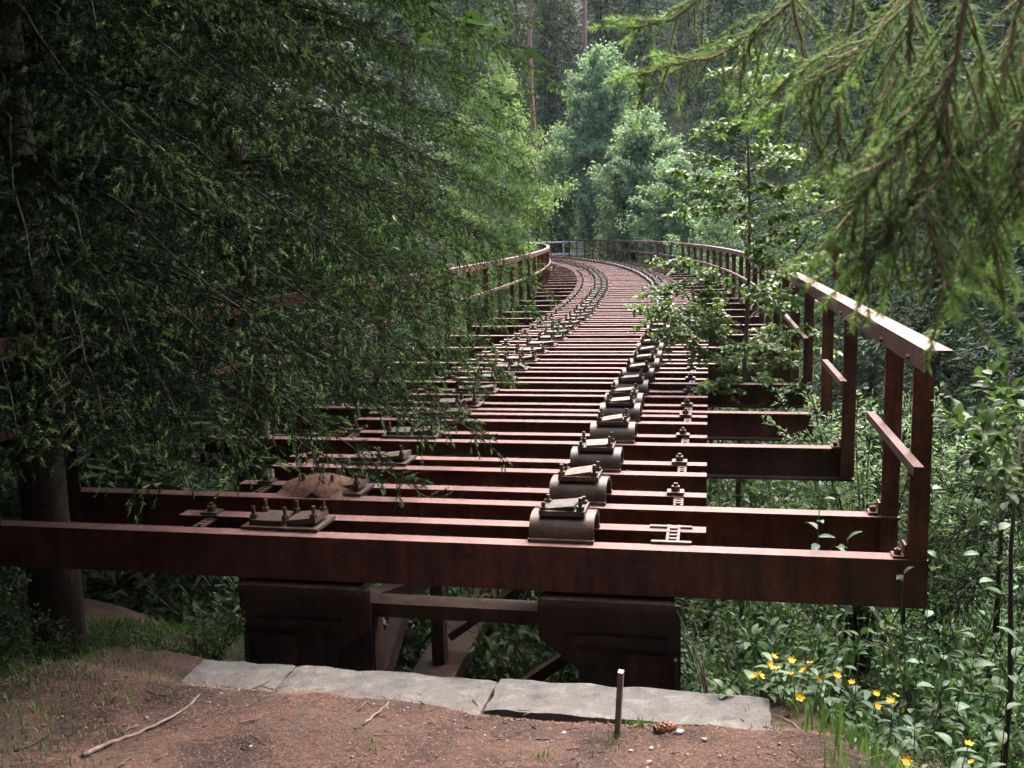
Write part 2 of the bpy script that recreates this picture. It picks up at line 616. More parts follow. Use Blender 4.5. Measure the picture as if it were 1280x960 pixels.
def ibeam(L, fw_=0.105, dp=0.235, tf=0.014, tw=0.012, x0=0.0):
    """I-beam lying across the track; local x along the beam, y forward (0 = front edge), top at z=0"""
    h = fw_ / 2
    prof = [(0, 0), (fw_, 0), (fw_, -tf), (h + tw / 2, -tf - .008), (h + tw / 2, -dp + tf + .008), (fw_, -dp + tf), (fw_, -dp), (0, -dp),
            (0, -dp + tf), (h - tw / 2, -dp + tf + .008), (h - tw / 2, -tf - .008), (0, -tf)]
    return MB().extrude(prof, (-L / 2 + x0, 0, 0), (L / 2 + x0, 0, 0), (0, 1, 0), (0, 0, 1))


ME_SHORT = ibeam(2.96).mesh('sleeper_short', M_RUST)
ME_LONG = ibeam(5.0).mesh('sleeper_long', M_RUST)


def channel(L, fw_=0.10, dp=0.235, tf=0.014, tw=0.012):
    """channel: web towards the camera side, so the front face is flush"""
    prof = [(0, 0), (fw_, 0), (fw_, -tf), (tw, -tf), (tw, -dp + tf), (fw_, -dp + tf), (fw_, -dp), (0, -dp)]
    return MB().extrude(prof, (-L / 2, 0, 0), (L / 2, 0, 0), (0, 1, 0), (0, 0, 1))


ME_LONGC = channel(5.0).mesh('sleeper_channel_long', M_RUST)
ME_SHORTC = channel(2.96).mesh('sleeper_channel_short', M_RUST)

offs = [0, .74, 1.55, 2.42, 3.28, 3.80, 4.60, 5.42]
while offs[-1] < 62:
    offs.append(offs[-1] + 0.80 + random.uniform(-0.05, 0.05))
longs = [i for i in range(len(offs)) if i in (0, 1) or (i >= 3 and i % 2 == 1)]
NEAR_N = 12


# rail chairs ------------------------------------------------
def bolt_geo(mb, x, y, z, h=0.07, r=0.011):
    mb.tube([(x, y, z), (x, y, z + h)], r, 8)
    mb.tube([(x, y, z + 0.002), (x, y, z + 0.026)], r * 1.9, 6)


def arch_mesh():
    mb = MB()
    n = 12
    wd, hh, t = 0.138, 0.125, 0.016
    prof = []
    for k in range(n + 1):
        a = math.pi * (1 - k / n)
        prof.append((math.copysign(abs(math.cos(a)) ** 0.75, math.cos(a)) * wd, math.sin(a) ** 0.75 * hh))
    for k in range(n, -1, -1):
        a = math.pi * (1 - k / n)
        prof.append((math.copysign(abs(math.cos(a)) ** 0.75, math.cos(a)) * (wd - t), math.sin(a) ** 0.75 * (hh - t)))
    N = len(prof)
    vs = [(-0.165, p, q) for p, q in prof] + [(0.165, p, q) for p, q in prof]
    fs = [(i, (i + 1) % N, N + (i + 1) % N, N + i) for i in range(N)]
    for k in range(n):      # end rings as quads
        fs.append((k + 1, k, N - 1 - k, N - 2 - k))
        fs.append((N + k, N + k + 1, N + N - 2 - k, N + N - 1 - k))
    mb.add(vs, fs)
    mb.box((0, -0.142, 0.008), (0.335, 0.03, 0.014))
    mb.box((0, 0.142, 0.008), (0.335, 0.03, 0.014))
    return mb


ME_ARCH = arch_mesh().mesh('chair_arch', M_CHAIR, True)
ME_ARCH.set_sharp_from_angle(angle=R(40))
tl = R(5)
TX, TY_, TZ = Vector((math.cos(tl), 0, math.sin(tl))), Vector((0, 1, 0)), Vector((-math.sin(tl), 0, math.cos(tl)))
ME_SADDLE = MB().box((0, 0, 0.135), (0.235, 0.20, 0.026)).mesh('chair_saddle', M_CHAIR)
ME_CLAMP = MB().box((0.0, 0, 0.158), (0.155, 0.17, 0.014), (TX, TY_, TZ)).mesh('chair_clamp', M_PLATE)
BOLT_R = [(-0.098, -0.075), (0.092, -0.075), (-0.098, 0.075), (0.092, 0.075)]
mbb = MB()
bolt_geo(mbb, 0, 0, 0)
ME_BOLT = mbb.mesh('bolt', M_CHAIR)
far_r = arch_mesh()
far_r.box((0, 0, 0.135), (0.235, 0.20, 0.026))
for bx_, by_ in BOLT_R:
    bolt_geo(far_r, bx_, by_, 0.147)
ME_CHAIR_FAR = far_r.mesh('rail_chair_far', M_CHAIR)

ME_PAD = MB().box((0, 0, 0.009), (0.44, 0.26, 0.016)).mesh('base_plate', M_CHAIR)
tl = R(7)
UX, UZ = Vector((math.cos(tl), 0, math.sin(tl))), Vector((-math.sin(tl), 0, math.cos(tl)))
ME_PADL = MB().box((-0.09, 0, 0.032), (0.19, 0.20, 0.028)).mesh('flat_clamp', M_CHAIR)
ME_PADR = MB().box((0.11, 0, 0.042), (0.17, 0.18, 0.03), (UX, TY_, UZ)).mesh('wedge_clamp', M_CHAIR)
BOLT_L = [(-0.17, -0.07), (0.015, -0.07), (0.175, -0.07), (-0.17, 0.07), (0.015, 0.07), (0.175, 0.07)]
far_l = MB().box((0, 0, 0.009), (0.44, 0.26, 0.016)).box((-0.09, 0, 0.032), (0.19, 0.20, 0.028)).box((0.11, 0, 0.042), (0.17, 0.18, 0.03), (UX, TY_, UZ))
for bx_, by_ in BOLT_L:
    bolt_geo(far_l, bx_, by_, 0.045)
ME_PAD_FAR = far_l.mesh('base_plate_far', M_CHAIR)

clip = MB()
clip.box((0, 0, 0.008), (0.10, 0.09, 0.014))
clip.box((0, -0.10, -0.02), (0.016, 0.22, 0.012)).box((0.04, -0.10, -0.02), (0.016, 0.22, 0.012))
for q in (-0.17, -0.12, -0.07):
    clip.box((0.02, q, -0.018), (0.05, 0.02, 0.014))
bolt_geo(clip, 0.0, 0.0, 0.012, 0.05, 0.013)
clip.tube([(0, 0, 0.016), (0, 0, 0.045)], 0.026, 8)
ME_CLIP = clip.mesh('end_clip', M_CHAIR)
clip0 = MB()
clip0.box((-0.012, -0.10, 0.003), (0.014, 0.30, 0.01)).box((0.042, -0.10, 0.003), (0.014, 0.30, 0.01))
for q in (-0.19, -0.13, -0.07, -0.01):
    clip0.box((0.015, q, 0.004), (0.055, 0.022, 0.012))
clip0.box((0.01, -0.245, 0.006), (0.20, 0.03, 0.008)).box((0.0, 0.02, 0.006), (0.22, 0.03, 0.008))
ME_CLIP0 = clip0.mesh('end_clip_open', M_CHAIR)

for i, s in enumerate(offs):
    isl = i in longs
    sk = random.uniform(-0.006, 0.006) if i > 0 else 0
    dz = random.uniform(-0.004, 0.004)
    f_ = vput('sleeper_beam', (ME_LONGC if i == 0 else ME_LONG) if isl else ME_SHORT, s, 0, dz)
    f_.rotation_euler.z += sk
    if i == 1:
        f_.location += Vector((0.0, 0, 0))
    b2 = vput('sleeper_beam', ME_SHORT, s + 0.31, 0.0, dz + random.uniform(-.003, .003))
    b2.rotation_euler.z += sk + random.uniform(-.003, .003)
    sr = s + 0.205
    ch = vput('rail_chair', ME_ARCH if i < NEAR_N else ME_CHAIR_FAR, sr, 0.77 + random.uniform(-.02, .02), dz + 0.004)
    ch.rotation_euler.z += random.uniform(-.03, .03)
    pd = vput('base_plate', ME_PAD if i < NEAR_N else ME_PAD_FAR, sr, -0.77 + random.uniform(-.02, .02), dz + 0.004)
    pd.rotation_euler.z += random.uniform(-.02, .02)
    if i < NEAR_N:
        link('saddle_plate', ME_SADDLE, ch)
        cl = link('clamp_plate', ME_CLAMP, ch)
        cl.rotation_euler = (random.uniform(-.02, .02), random.uniform(-.06, .04), random.uniform(-0.13, 0.13))
        for (bx_, by_) in BOLT_R:
            o = link('bolt', ME_BOLT, ch, (bx_, by_, 0.147))
            o.rotation_euler = (random.uniform(-.06, .06), random.uniform(-.06, .06), random.uniform(0, 3))
            if random.random() < 0.3: o.scale.z = random.uniform(0.45, 0.8)
        link('flat_clamp', ME_PADL, pd)
        link('wedge_clamp', ME_PADR, pd)
        for (bx_, by_) in BOLT_L:
            if random.random() < 0.2: continue
            o = link('bolt', ME_BOLT, pd, (bx_, by_, 0.045 + (0.012 if bx_ > 0.1 else 0)))
            o.rotation_euler = (random.uniform(-.06, .06), random.uniform(-.06, .06), random.uniform(0, 3))
    if i < 45:
        vput('end_clip', ME_CLIP0 if i == 0 else ME_CLIP, s + 0.36, 1.30, dz + 0.004)
        vput('end_clip', ME_CLIP, s + 0.36, -1.30, dz + 0.004)

# railings ---------------------------------------------------
POST_H = 1.0
lp = [(-0.045, -0.045), (0.045, -0.045), (0.045, 0.045), (0.033, 0.045), (0.033, -0.033), (-0.045, -0.033)]
ME_POST = MB().extrude([(a, b) for a, b in lp], (0, 0, -0.2), (0, 0, POST_H), (1, 0, 0), (0, 1, 0)).mesh('post', M_RUSTP)
ME_POSTL = MB().extrude([(-a, b) for a, b in lp][::-1], (0, 0, -0.2), (0, 0, POST_H), (1, 0, 0), (0, 1, 0)).mesh('post_mirrored', M_RUSTP)
ft = MB().box((-0.075, 0, 0.006), (0.06, 0.08, 0.01)).box((-0.051, 0, 0.035), (0.01, 0.08, 0.065))
bolt_geo(ft, -0.08, 0, 0.01, 0.03, 0.009)
ME_FOOT = ft.mesh('foot_angle', M_RUSTP)
rbm = MB().tube([(-0.075, 0, 0.95), (-0.045, 0, 0.95)], 0.014, 6)
ME_RB = rbm.mesh('rail_bolt', M_RUSTP)
for i in longs:
    for sd_ in (1, -1):
        o = vput('post', ME_POST if sd_ > 0 else ME_POSTL, offs[i], 2.45 * sd_, 0.003, fwd=0.052)
        o.location.z += 0.2 - 0.2
        o.rotation_euler.z += random.uniform(-.03, .03)
        o.rotation_euler.x += random.uniform(-.008, .008)
        if sd_ > 0 and i < 12:
            link('foot_angle', ME_FOOT, o)
            link('rail_bolt', ME_RB, o)


def run(sa, sb, off, zz, prof, name, mat, step=0.8):
    n = max(2, int((sb - sa) / step) + 1)
    pts, sides, ups = [], [], []
    for k in range(n):
        s = sa + (sb - sa) * k / (n - 1)
        p, h = track(s, off, zz)
        if s < -0.9: pass
        pts.append(p)
        sides.append(Vector((math.cos(h), -math.sin(h), 0)))
        ups.append(Vector((0, 0, 1)))
    mb = MB()
    mb.sweep(prof, pts, sides, ups)
    return vput(name, mb.mesh(name, mat))


# angle-iron handrail: flat top and a flange hanging on the track side
def hr(sg):
    pr = [(-0.06, 0.012), (0.05, 0.012), (0.05, 0.0), (-0.048, 0.0), (-0.048, -0.085), (-0.06, -0.085)]
    return pr if sg > 0 else [(-a, b) for a, b in pr][::-1]


S_END = offs[longs[-1]]
for sg in (1, -1):
    cuts = [-0.30, 5.62, 20.3, 34.9, 49.7, S_END + 0.2]
    for a_, b__ in zip(cuts[:-1], cuts[1:]):
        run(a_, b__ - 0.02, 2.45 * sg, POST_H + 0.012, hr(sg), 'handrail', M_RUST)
midp = [(-0.008, -0.022), (0.008, -0.022), (0.034, 0.02), (0.034, 0.03), (-0.008, 0.03)]
midp = [(-0.03, 0.008), (0.012, 0.008), (0.012, 0.0), (-0.022, 0.0), (-0.022, -0.035), (-0.03, -0.035)]
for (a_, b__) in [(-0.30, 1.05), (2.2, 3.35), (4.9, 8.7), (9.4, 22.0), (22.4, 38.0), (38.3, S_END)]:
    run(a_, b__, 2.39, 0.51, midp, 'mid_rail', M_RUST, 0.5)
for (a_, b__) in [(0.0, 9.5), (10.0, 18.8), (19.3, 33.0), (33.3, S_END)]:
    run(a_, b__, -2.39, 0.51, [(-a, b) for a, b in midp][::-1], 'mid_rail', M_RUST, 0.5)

# main girders: lattice spans, chords of the curve -----------
GZT = -0.25
SPANS = [(0.085, 15.2), (15.45, 30.4), (30.65, 45.4), (45.65, 61.0)]
for k, (sa, sb) in enumerate(SPANS):
    for off in (-0.62, 1.0) if k == 0 else (-0.8, 0.85):
        a_, h = track(sa, off, 0)
        b__, _ = track(sb, off, 0)
        d = (b__ - a_)
        L = d.length
        d.normalize()
        sd_ = Vector((d.y, -d.x, 0))
        zt, zb = GZT, -1.95
        m1 = MB().bar(a_ + Vector((0, 0, zt - 0.012)), b__ + Vector((0, 0, zt - 0.012)), 0.44, 0.022)
        m1.bar(a_ + sd_ * 0.10 + Vector((0, 0, zt - 0.16)), b__ + sd_ * 0.10 + Vector((0, 0, zt - 0.16)), 0.016, 0.27)
        m1.bar(a_ - sd_ * 0.10 + Vector((0, 0, zt - 0.16)), b__ - sd_ * 0.10 + Vector((0, 0, zt - 0.16)), 0.016, 0.27)
        vput('top_chord', m1.mesh('top_chord', M_GIRD))
        m2 = MB().bar(a_ + Vector((0, 0, zb)), b__ + Vector((0, 0, zb)), 0.36, 0.12)
        vput('bottom_chord', m2.mesh('bottom_chord', M_GIRD))
        # end post
        for e in (a_ + d * 0.08, b__ - d * 0.1):
            m3 = MB()
            m3.box(e + sd_ * 0.18 + Vector((0, 0, (zt + zb) / 2 - 0.12)), (0.28, 0.02, zt - zb - 0.25), (sd_, d, Vector((0, 0, 1))))
            m3.box(e + sd_ * 0.32 + d * 0.09 + Vector((0, 0, (zt + zb) / 2 - 0.12)), (0.018, 0.16, zt - zb - 0.25), (sd_, d, Vector((0, 0, 1))))
            m3.box(e + sd_ * 0.04 + d * 0.09 + Vector((0, 0, (zt + zb) / 2 - 0.12)), (0.018, 0.16, zt - zb - 0.25), (sd_, d, Vector((0, 0, 1))))
            vput('end_post', m3.mesh('end_post', M_GIRD))
        npan = 6
        for j in range(npan):
            p0 = a_ + d * (0.15 + (L - 0.3) * j / npan)
            p1 = a_ + d * (0.15 + (L - 0.3) * (j + 1) / npan)
            lo, hi = Vector((0, 0, zb + 0.07)), Vector((0, 0, zt - 0.3))
            pa, pb = (p0 + hi, p1 + lo) if j % 2 else (p0 + lo, p1 + hi)
            vput('diagonal', MB().bar(pa, pb, 0.14, 0.09, sd_).mesh('diagonal', M_GIRD))
            if j:
                vput('vertical', MB().bar(p0 + lo, p0 + hi, 0.12, 0.10, sd_).mesh('vertical', M_GIRD))
    # cross struts and wind bracing between the girders
    npan = 6
    for j in range(npan + 1):
        s = sa + 0.14 + (sb - sa - 0.28) * j / npan
        l, _ = track(s, -0.62 if k == 0 else -0.8, -0.44)
        r_, _ = track(s, 1.0 if k == 0 else 0.85, -0.44)
        if k == 0 and j == 0:
            m = MB().bar(l, r_, 0.15, 0.075)
            vput('cross_strut', MB().bar(l + Vector((0, 0, -1.05)), r_ + Vector((0, 0, -1.05)), 0.12, 0.1).mesh('cross_strut', M_GIRD))
        else:
            m = MB().bar(l + Vector((0, 0, -0.02)), r_ + Vector((0, 0, -0.02)), 0.10, 0.10)
        vput('cross_strut', m.mesh('cross_strut', M_GIRD))
        if j < npan:
            s2 = sa + 0.14 + (sb - sa - 0.28) * (j + 1) / npan
            ra, _ = track(s, 1.0 if j % 2 else -0.62, -0.52)
            rb, _ = track(s2, -0.62 if j % 2 else 1.0, -0.52)
            vput('wind_brace', MB().bar(ra, rb, 0.11, 0.07).mesh('wind_brace', M_GIRD))
            xa, _ = track(s + .2, -0.6, -1.75)
            xb, _ = track(s + .2, 0.95, -0.6)
            xc, _ = track(s + .25, -0.6, -0.6)
            xd, _ = track(s + .25, 0.95, -1.75)
            vput('sway_brace', MB().bar(xa, xb, 0.08, 0.06).mesh('sway_brace', M_GIRD))
            if j: vput('sway_brace', MB().bar(xc, xd, 0.08, 0.06).mesh('sway_brace', M_GIRD))
# gusset plates on the first portal
for off, sg in ((-0.62, 1), (1.0, -1)):
    p, h = track(0.06, off, 0)
    sd_ = Vector((math.cos(h), -math.sin(h), 0))
    d = Vector((math.sin(h), math.cos(h), 0))
    in_ = sd_ * sg
    base = p - d * 0.012
    prof = [(-0.36, -0.30), (0.36, -0.30), (0.36, -0.50), (0.16, -0.66), (0.12, -1.02), (0.30, -1.22), (0.36, -1.5), (-0.36, -1.5)]
    mb = MB()
    vs = [base + in_ * a + Vector((0, 0, q)) for a, q in prof] + [base + in_ * a + Vector((0, 0, q)) + d * 0.012 for a, q in prof]
    n = len(prof)
    fs = [tuple(range(n)), tuple(range(2 * n - 1, n - 1, -1))] + [(i, n + i, n + (i + 1) % n, (i + 1) % n) for i in range(n)]
    mb.add(vs, fs)
    g = vput('gusset_plate', mb.mesh('gusset_plate', M_GIRD))
    rv = MB()
    for q in np.arange(-1.4, -0.32, 0.085):
        for xx in (-0.04, 0.08):
            rv.tube([base + in_ * xx + Vector((0, 0, q)) - d * 0.012, base + in_ * xx + Vector((0, 0, q))], 0.013, 6)
    link('rivet_row', rv.mesh('rivet_row', M_GIRD), g)
    ax_ = (sd_, d, Vector((0, 0, 1)))
    vput('end_plate', MB().box(base - in_ * 0.20 - d * 0.012 + Vector((0, 0, -1.03)), (0.26, 0.02, 0.94), ax_).mesh('end_plate', M_GIRD))
    vput('end_flange', MB().box(base - in_ * 0.335 - d * 0.03 + Vector((0, 0, -1.03)), (0.016, 0.06, 0.94), ax_).mesh('end_flange', M_GIRD))
    vput('seat_plate', MB().box(base - d * 0.02 + Vector((0, 0, -0.272)), (0.66, 0.16, 0.03), ax_).mesh('seat_plate', M_GIRD))
    vput('bearing_angle', MB().bar(base + in_ * -0.30 - d * 0.02 + Vector((0, 0, -0.49)), base + in_ * 0.2 - d * 0.02 + Vector((0, 0, -0.49)), 0.03, 0.05).mesh('bearing_angle', M_GIRD))

# trestle towers under the joints
for s in (15.3, 30.5, 45.5):
    for off in (-0.8, 0.9):
        p, h = track(s, off, 0)
        zb = T(p.x, p.y) - 0.4
        sg = 1 if off > 0 else -1
        sd_ = Vector((math.cos(h), -math.sin(h), 0)) * sg
        for dd in (-0.5, 0.5):
            q = p + Vector((math.sin(h), math.cos(h), 0)) * dd
            vput('tower_leg', MB().bar(Vector((q.x, q.y, -2.0)), Vector((q.x, q.y, zb)) + sd_ * 0.7, 0.24, 0.24).mesh('tower_leg', M_GIRD))
    for kk in range(3):
        za, zc = -2.2 - kk * 1.7, -3.9 - kk * 1.7
        l, _ = track(s, -0.9 - kk * .2, za)
        r_, _ = track(s, 1.0 + kk * .2, zc)
        l2, _ = track(s + .1, -0.9 - kk * .2, zc)
        r2, _ = track(s + .1, 1.0 + kk * .2, za)
        vput('tower_brace', MB().bar(l, r_, 0.1, 0.08).mesh('tower_brace', M_GIRD))
        vput('tower_brace', MB().bar(l2, r2, 0.1, 0.08).mesh('tower_brace', M_GIRD))

# ------------------------------------------------------------------ abutment
EDX = Vector((EDGE_N.y, -EDGE_N.x, 0))       # along the edge, to the right
ab = empty('bridge_abutment', EDGE_P + Vector((0, 0, -2.2)))
tag(ab, 'grey concrete bridge abutment edge with cracked coping slabs in the foreground', 'abutment')
ABL = Vector(ab.location)


def slab(v0, v1, depth, zt, thick, nseg):
    """coping slab with an uneven, chipped top"""
    nu, nv = nseg, 10
    vs, fs = [], []
    def P(i, j, z):
        v = v0 + (v1 - v0) * i / nu
        u = -depth + depth * j / nv
        rnd = 0.0
        q = Vector((v * 6, u * 6, zt * 3 + v0))
        if i in (0, nu): v += (0.012 * mnoise.noise(q * 3))
        if j == nv: u += 0.009 * mnoise.noise(q * 2.2) - (0.012 if i in (0, nu) else 0)
        p = EDGE_P + EDX * v + EDGE_N * u
        zz = z
        if z == zt:
            zz += 0.010 * mnoise.noise(q) + 0.005 * mnoise.noise(q * 4) - (0.012 if (j == nv or i in (0, nu)) else 0)
        return Vector((p.x, p.y, zz))
    for j in range(nv + 1):
        for i in range(nu + 1):
            vs.append(P(i, j, zt))
    nb = len(vs)
    for j in range(nv + 1):
        for i in range(nu + 1):
            if i in (0, nu) or j in (0, nv):
                pass
    W = nu + 1
    for j in range(nv):
        for i in range(nu):
            fs.append((j * W + i, j * W + i + 1, (j + 1) * W + i + 1, (j + 1) * W + i))
    rim = [i for i in range(W)] + [j * W + nu for j in range(1, nv + 1)] + [nv * W + i for i in range(nu - 1, -1, -1)] + [j * W for j in range(nv - 1, 0, -1)]
    low = []
    for r_ in rim:
        p = vs[r_].copy()
        p.z = zt - thick
        low.append(len(vs))
        vs.append(p)
    n = len(rim)
    for k in range(n):
        fs.append((rim[k], low[k], low[(k + 1) % n], rim[(k + 1) % n]))
    fs.append(tuple(low))
    mb = MB()
    mb.add(vs, fs)
    return mb.mesh('coping_slab', M_CONC)


vcuts = [-1.52, -1.015, 0.0, 1.235]
for k in range(3):
    o = link('coping_slab', slab(vcuts[k] + 0.008, vcuts[k + 1] - 0.008, 0.55 if k < 2 else 0.33, -0.508 + (-0.004, 0.0, 0.010)[k], 0.3, 26), ab, -ABL)
c = EDGE_P + EDX * (-0.55) + EDGE_N * (-0.42)
wl = MB().box((c.x, c.y, -3.55), (3.5, 0.72, 5.4), (EDX, EDGE_N, Vector((0, 0, 1))))
link('wall', wl.mesh('abutment_wall', M_CONC), ab, -ABL)
c = EDGE_P + EDX * (-0.55) + EDGE_N * 0.8
link('bearing_shelf', MB().box((c.x, c.y, -3.9), (3.2, 1.7, 3.8), (EDX, EDGE_N, Vector((0, 0, 1)))).mesh('bearing_shelf', M_CONC), ab, -ABL)


# ------------------------------------------------------------------ foliage builders
def needles(S0, S1, tint, per_m, ln, wd, rng, fwd=0.75, twig=0.0016, nmin=6, upb=0.0, jit=0.12, core=0.0, tipn=1.0):
    """needle triangles along shoots S0->S1 (arrays n x 3); returns V, F, tint"""
    d = S1 - S0
    L = np.linalg.norm(d, axis=1)
    cnt = np.maximum(nmin, (L * per_m).astype(int))
    if tipn != 1.0: cnt = np.where(tint > 0.7, (cnt * 1.5).astype(int), cnt)
    idx = np.repeat(np.arange(len(L)), cnt)
    n = len(idx)
    t = rng.random(n)
    ax = unit(d)[idx]
    base = S0[idx] + d[idx] * t[:, None]
    rad = rng.normal(size=(n, 3))
    rad = unit(rad - ax * np.sum(rad * ax, 1, keepdims=True))
    rad[:, 2] += upb
    f = (fwd if tipn == 1.0 else np.where(tint[idx] > 0.7, 0.35, fwd)) + (t > 0.8) * 0.8
    di = unit(ax * f[:, None] + rad)
    ll = ln * (0.7 + 0.5 * rng.random(n)) * (1 - 0.25 * (t > 0.9))
    ll = ll * np.where(tint[idx] > 0.7, tipn, 1.0)
    tip = base + di * ll[:, None]
    wv = unit(np.cross(di, rng.normal(size=(n, 3)))) * (wd / 2)
    V = np.empty((n, 3, 3), dtype=np.float32)
    V[:, 0] = base - wv
    V[:, 1] = base + wv
    V[:, 2] = tip
    tt = np.clip(tint[idx] + rng.normal(size=n) * jit * 0.5, 0.2, 1.0)
    tt = np.repeat(tt, 3)
    # twigs: one thin triangle pair each
    m = len(L)
    sv = unit(np.cross(unit(d), rng.normal(size=(m, 3)))) * twig
    TV = np.empty((m, 4, 3), dtype=np.float32)
    TV[:, 0] = S0 - sv
    TV[:, 1] = S0 + sv
    TV[:, 2] = S1 + sv * 0.6
    TV[:, 3] = S1 - sv * 0.6
    Fn = np.arange(n * 3).reshape(-1, 3)
    q = n * 3 + np.arange(m * 4).reshape(-1, 4)
    Vs = [V.reshape(-1, 3), TV.reshape(-1, 3)]
    Fs = [Fn] if core > 0 else [Fn, q[:, [0, 1, 2]], q[:, [0, 2, 3]]]
    if core > 0: Vs[1] = np.zeros((0, 3), dtype=np.float32)
    Ts = [tt, np.zeros(0 if core > 0 else m * 4)]
    if core > 0:
        ax = unit(d)
        a1 = unit(np.cross(ax, rng.normal(size=(m, 3))))
        a2 = np.cross(ax, a1)
        CV = np.empty((m, 5, 3), dtype=np.float32)
        r0 = (core * (0.8 + 0.4 * rng.random(m)) * np.where(tint > 0.7, 1.75, 1.0))[:, None]
        CV[:, 0] = S0 - d * 0.05
        for c in range(3):
            an = 2.0944 * c
            CV[:, 1 + c] = S0 + d * 0.66 + (a1 * math.cos(an) + a2 * math.sin(an)) * r0
        CV[:, 4] = S1 + ax * 0.003
        q2 = n * 3 + np.arange(m * 5).reshape(-1, 5)
        fl = []
        for c in range(3):
            e = (c + 1) % 3
            fl += [[0, 1 + e, 1 + c], [1 + c, 1 + e, 4]]
        Vs.append(CV.reshape(-1, 3))
        Fs += [q2[:, k] for k in fl]
        Ts.append(np.repeat(np.where(tint > 0.7, tint * 0.82, 0.2), 5))
    return np.concatenate(Vs), np.concatenate(Fs), np.concatenate(Ts)


def merge(parts):
    Vs, Fs, Ts, n = [], [], [], 0
    for v, f, t in parts:
        Vs.append(v)
        Fs.append(f + n)
        Ts.append(t)
        n += len(v)
    return np.concatenate(Vs), np.concatenate(Fs), np.concatenate(Ts)


def spruce_branch(p, az, L, rng, droop=0.25, rise=0.10, dens=1.0, fresh=0.55, sec=0.5, wood=None, dead=False):
    """shoot arrays (start, end, tint) of one Norway spruce branch hung with comb-like twigs"""
    A, B, TT = [], [], []
    dh = np.array([math.cos(az), math.sin(az), 0.0])
    sh = np.array([-dh[1], dh[0], 0.0])
    n = 16
    t = np.linspace(0, 1, n)
    bend = rng.normal() * 0.14
    ax = p[None] + dh[None] * (L * t)[:, None] + sh[None] * (bend * L * t ** 2)[:, None]
    ax[:, 2] += L * (rise * t - (rise + droop) * t ** 1.8 + 0.3 * droop * np.clip(t - 0.7, 0, 1) * 2)
    ax[1:] += rng.normal(size=(n - 1, 3)) * 0.012
    if wood is not None:
        wood.tube([tuple(q) for q in ax], list(0.002 + 0.005 * L * (1 - t) ** 1.3), 5)
    if not dead:
        na = int(L / 0.045)
        ta = 0.2 + 0.8 * rng.random(na)
        ia = np.minimum(n - 2, (ta * (n - 1)).astype(int))
        fa = (ta * (n - 1) - ia)[:, None]
        oa = ax[ia] * (1 - fa) + ax[ia + 1] * fa
        da = unit(dh[None] * 0.8 + sh[None] * rng.normal(size=(na, 1)) * 0.8 + np.array([0, 0, 0.25])[None] + rng.normal(size=(na, 3)) * 0.2)
        A.append(oa); B.append(oa + da * (0.08 + 0.06 * rng.random((na, 1)))); TT.append(0.3 + 0.25 * rng.random(na) + 0.4 * (rng.random(na) < fresh * 0.4 * ta))
    ns = int(L / 0.08 * dens)
    for k in range(ns):
        tk = 0.14 + 0.86 * (k + rng.random()) / ns
        i = min(n - 2, int(tk * (n - 1)))
        f = tk * (n - 1) - i
        q = ax[i] * (1 - f) + ax[i + 1] * f
        side = 1 if k % 2 else -1
        l2 = max(0.09, sec * (0.5 + 0.65 * rng.random()) * (1 - 0.6 * tk ** 1.6) * min(1, 0.5 + tk * 1.5))
        dd = unit(sh * side * (0.45 + 0.6 * rng.random()) + dh * (0.3 + 0.45 * rng.random()) + np.array([0, 0, 0.05 - 0.6 * rng.random()]))
        m = max(2, int(l2 / 0.13) + 1)
        pts = [q]
        g = 0.14 + 0.28 * rng.random()
        for _ in range(m):
            pts.append(pts[-1] + dd * (l2 / m))
            dd = unit(dd + np.array([0, 0, -g]) + rng.normal(size=3) * 0.06)
        pts = np.array(pts)
        if dead and rng.random() < 0.85:
            if wood is not None:
                wood.tube([tuple(x) for x in pts], list(np.linspace(0.003, 0.0012, len(pts))), 3)
            continue
        A.append(pts[:-1]); B.append(pts[1:]); TT.append(0.24 + 0.2 * rng.random(m))
        nsh = max(3, int(l2 / 0.052))
        tj = (np.arange(nsh) + rng.random(nsh)) / nsh
        ii = np.minimum(m - 1, (tj * m).astype(int))
        ff = (tj * m - ii)[:, None]
        o = pts[ii] * (1 - ff) + pts[ii + 1] * ff
        dl = unit(pts[ii + 1] - pts[ii])
        sv = unit(np.cross(dl, sh[None] * 0.5 + dh[None] + rng.normal(size=(nsh, 3)) * 0.4)) * np.where(np.arange(nsh) % 2, 1, -1)[:, None]
        l3 = (0.06 + 0.065 * rng.random(nsh)) * (1.15 - 0.35 * tj)
        e = o + unit(dl * 0.7 + sv * 0.65 + np.array([0, 0, -0.6])[None]) * l3[:, None]
        A.append(o); B.append(e); TT.append(0.26 + 0.28 * rng.random(nsh))
        fr = rng.random(nsh) < fresh * (0.2 + 0.8 * tk)
        if fr.any():
            o2, e2 = o[fr], e[fr]
            A.append(e2); B.append(e2 + unit(e2 - o2 + np.array([0, 0, -0.02])[None]) * (0.04 + 0.025 * rng.random(len(o2)))[:, None]); TT.append(0.71 + 0.27 * rng.random(len(o2)))
        if rng.random() < fresh * 1.5:
            A.append(pts[-1:]); B.append(pts[-1:] + unit(dd)[None] * 0.06); TT.append(np.array([0.95]))
    return A, B, TT


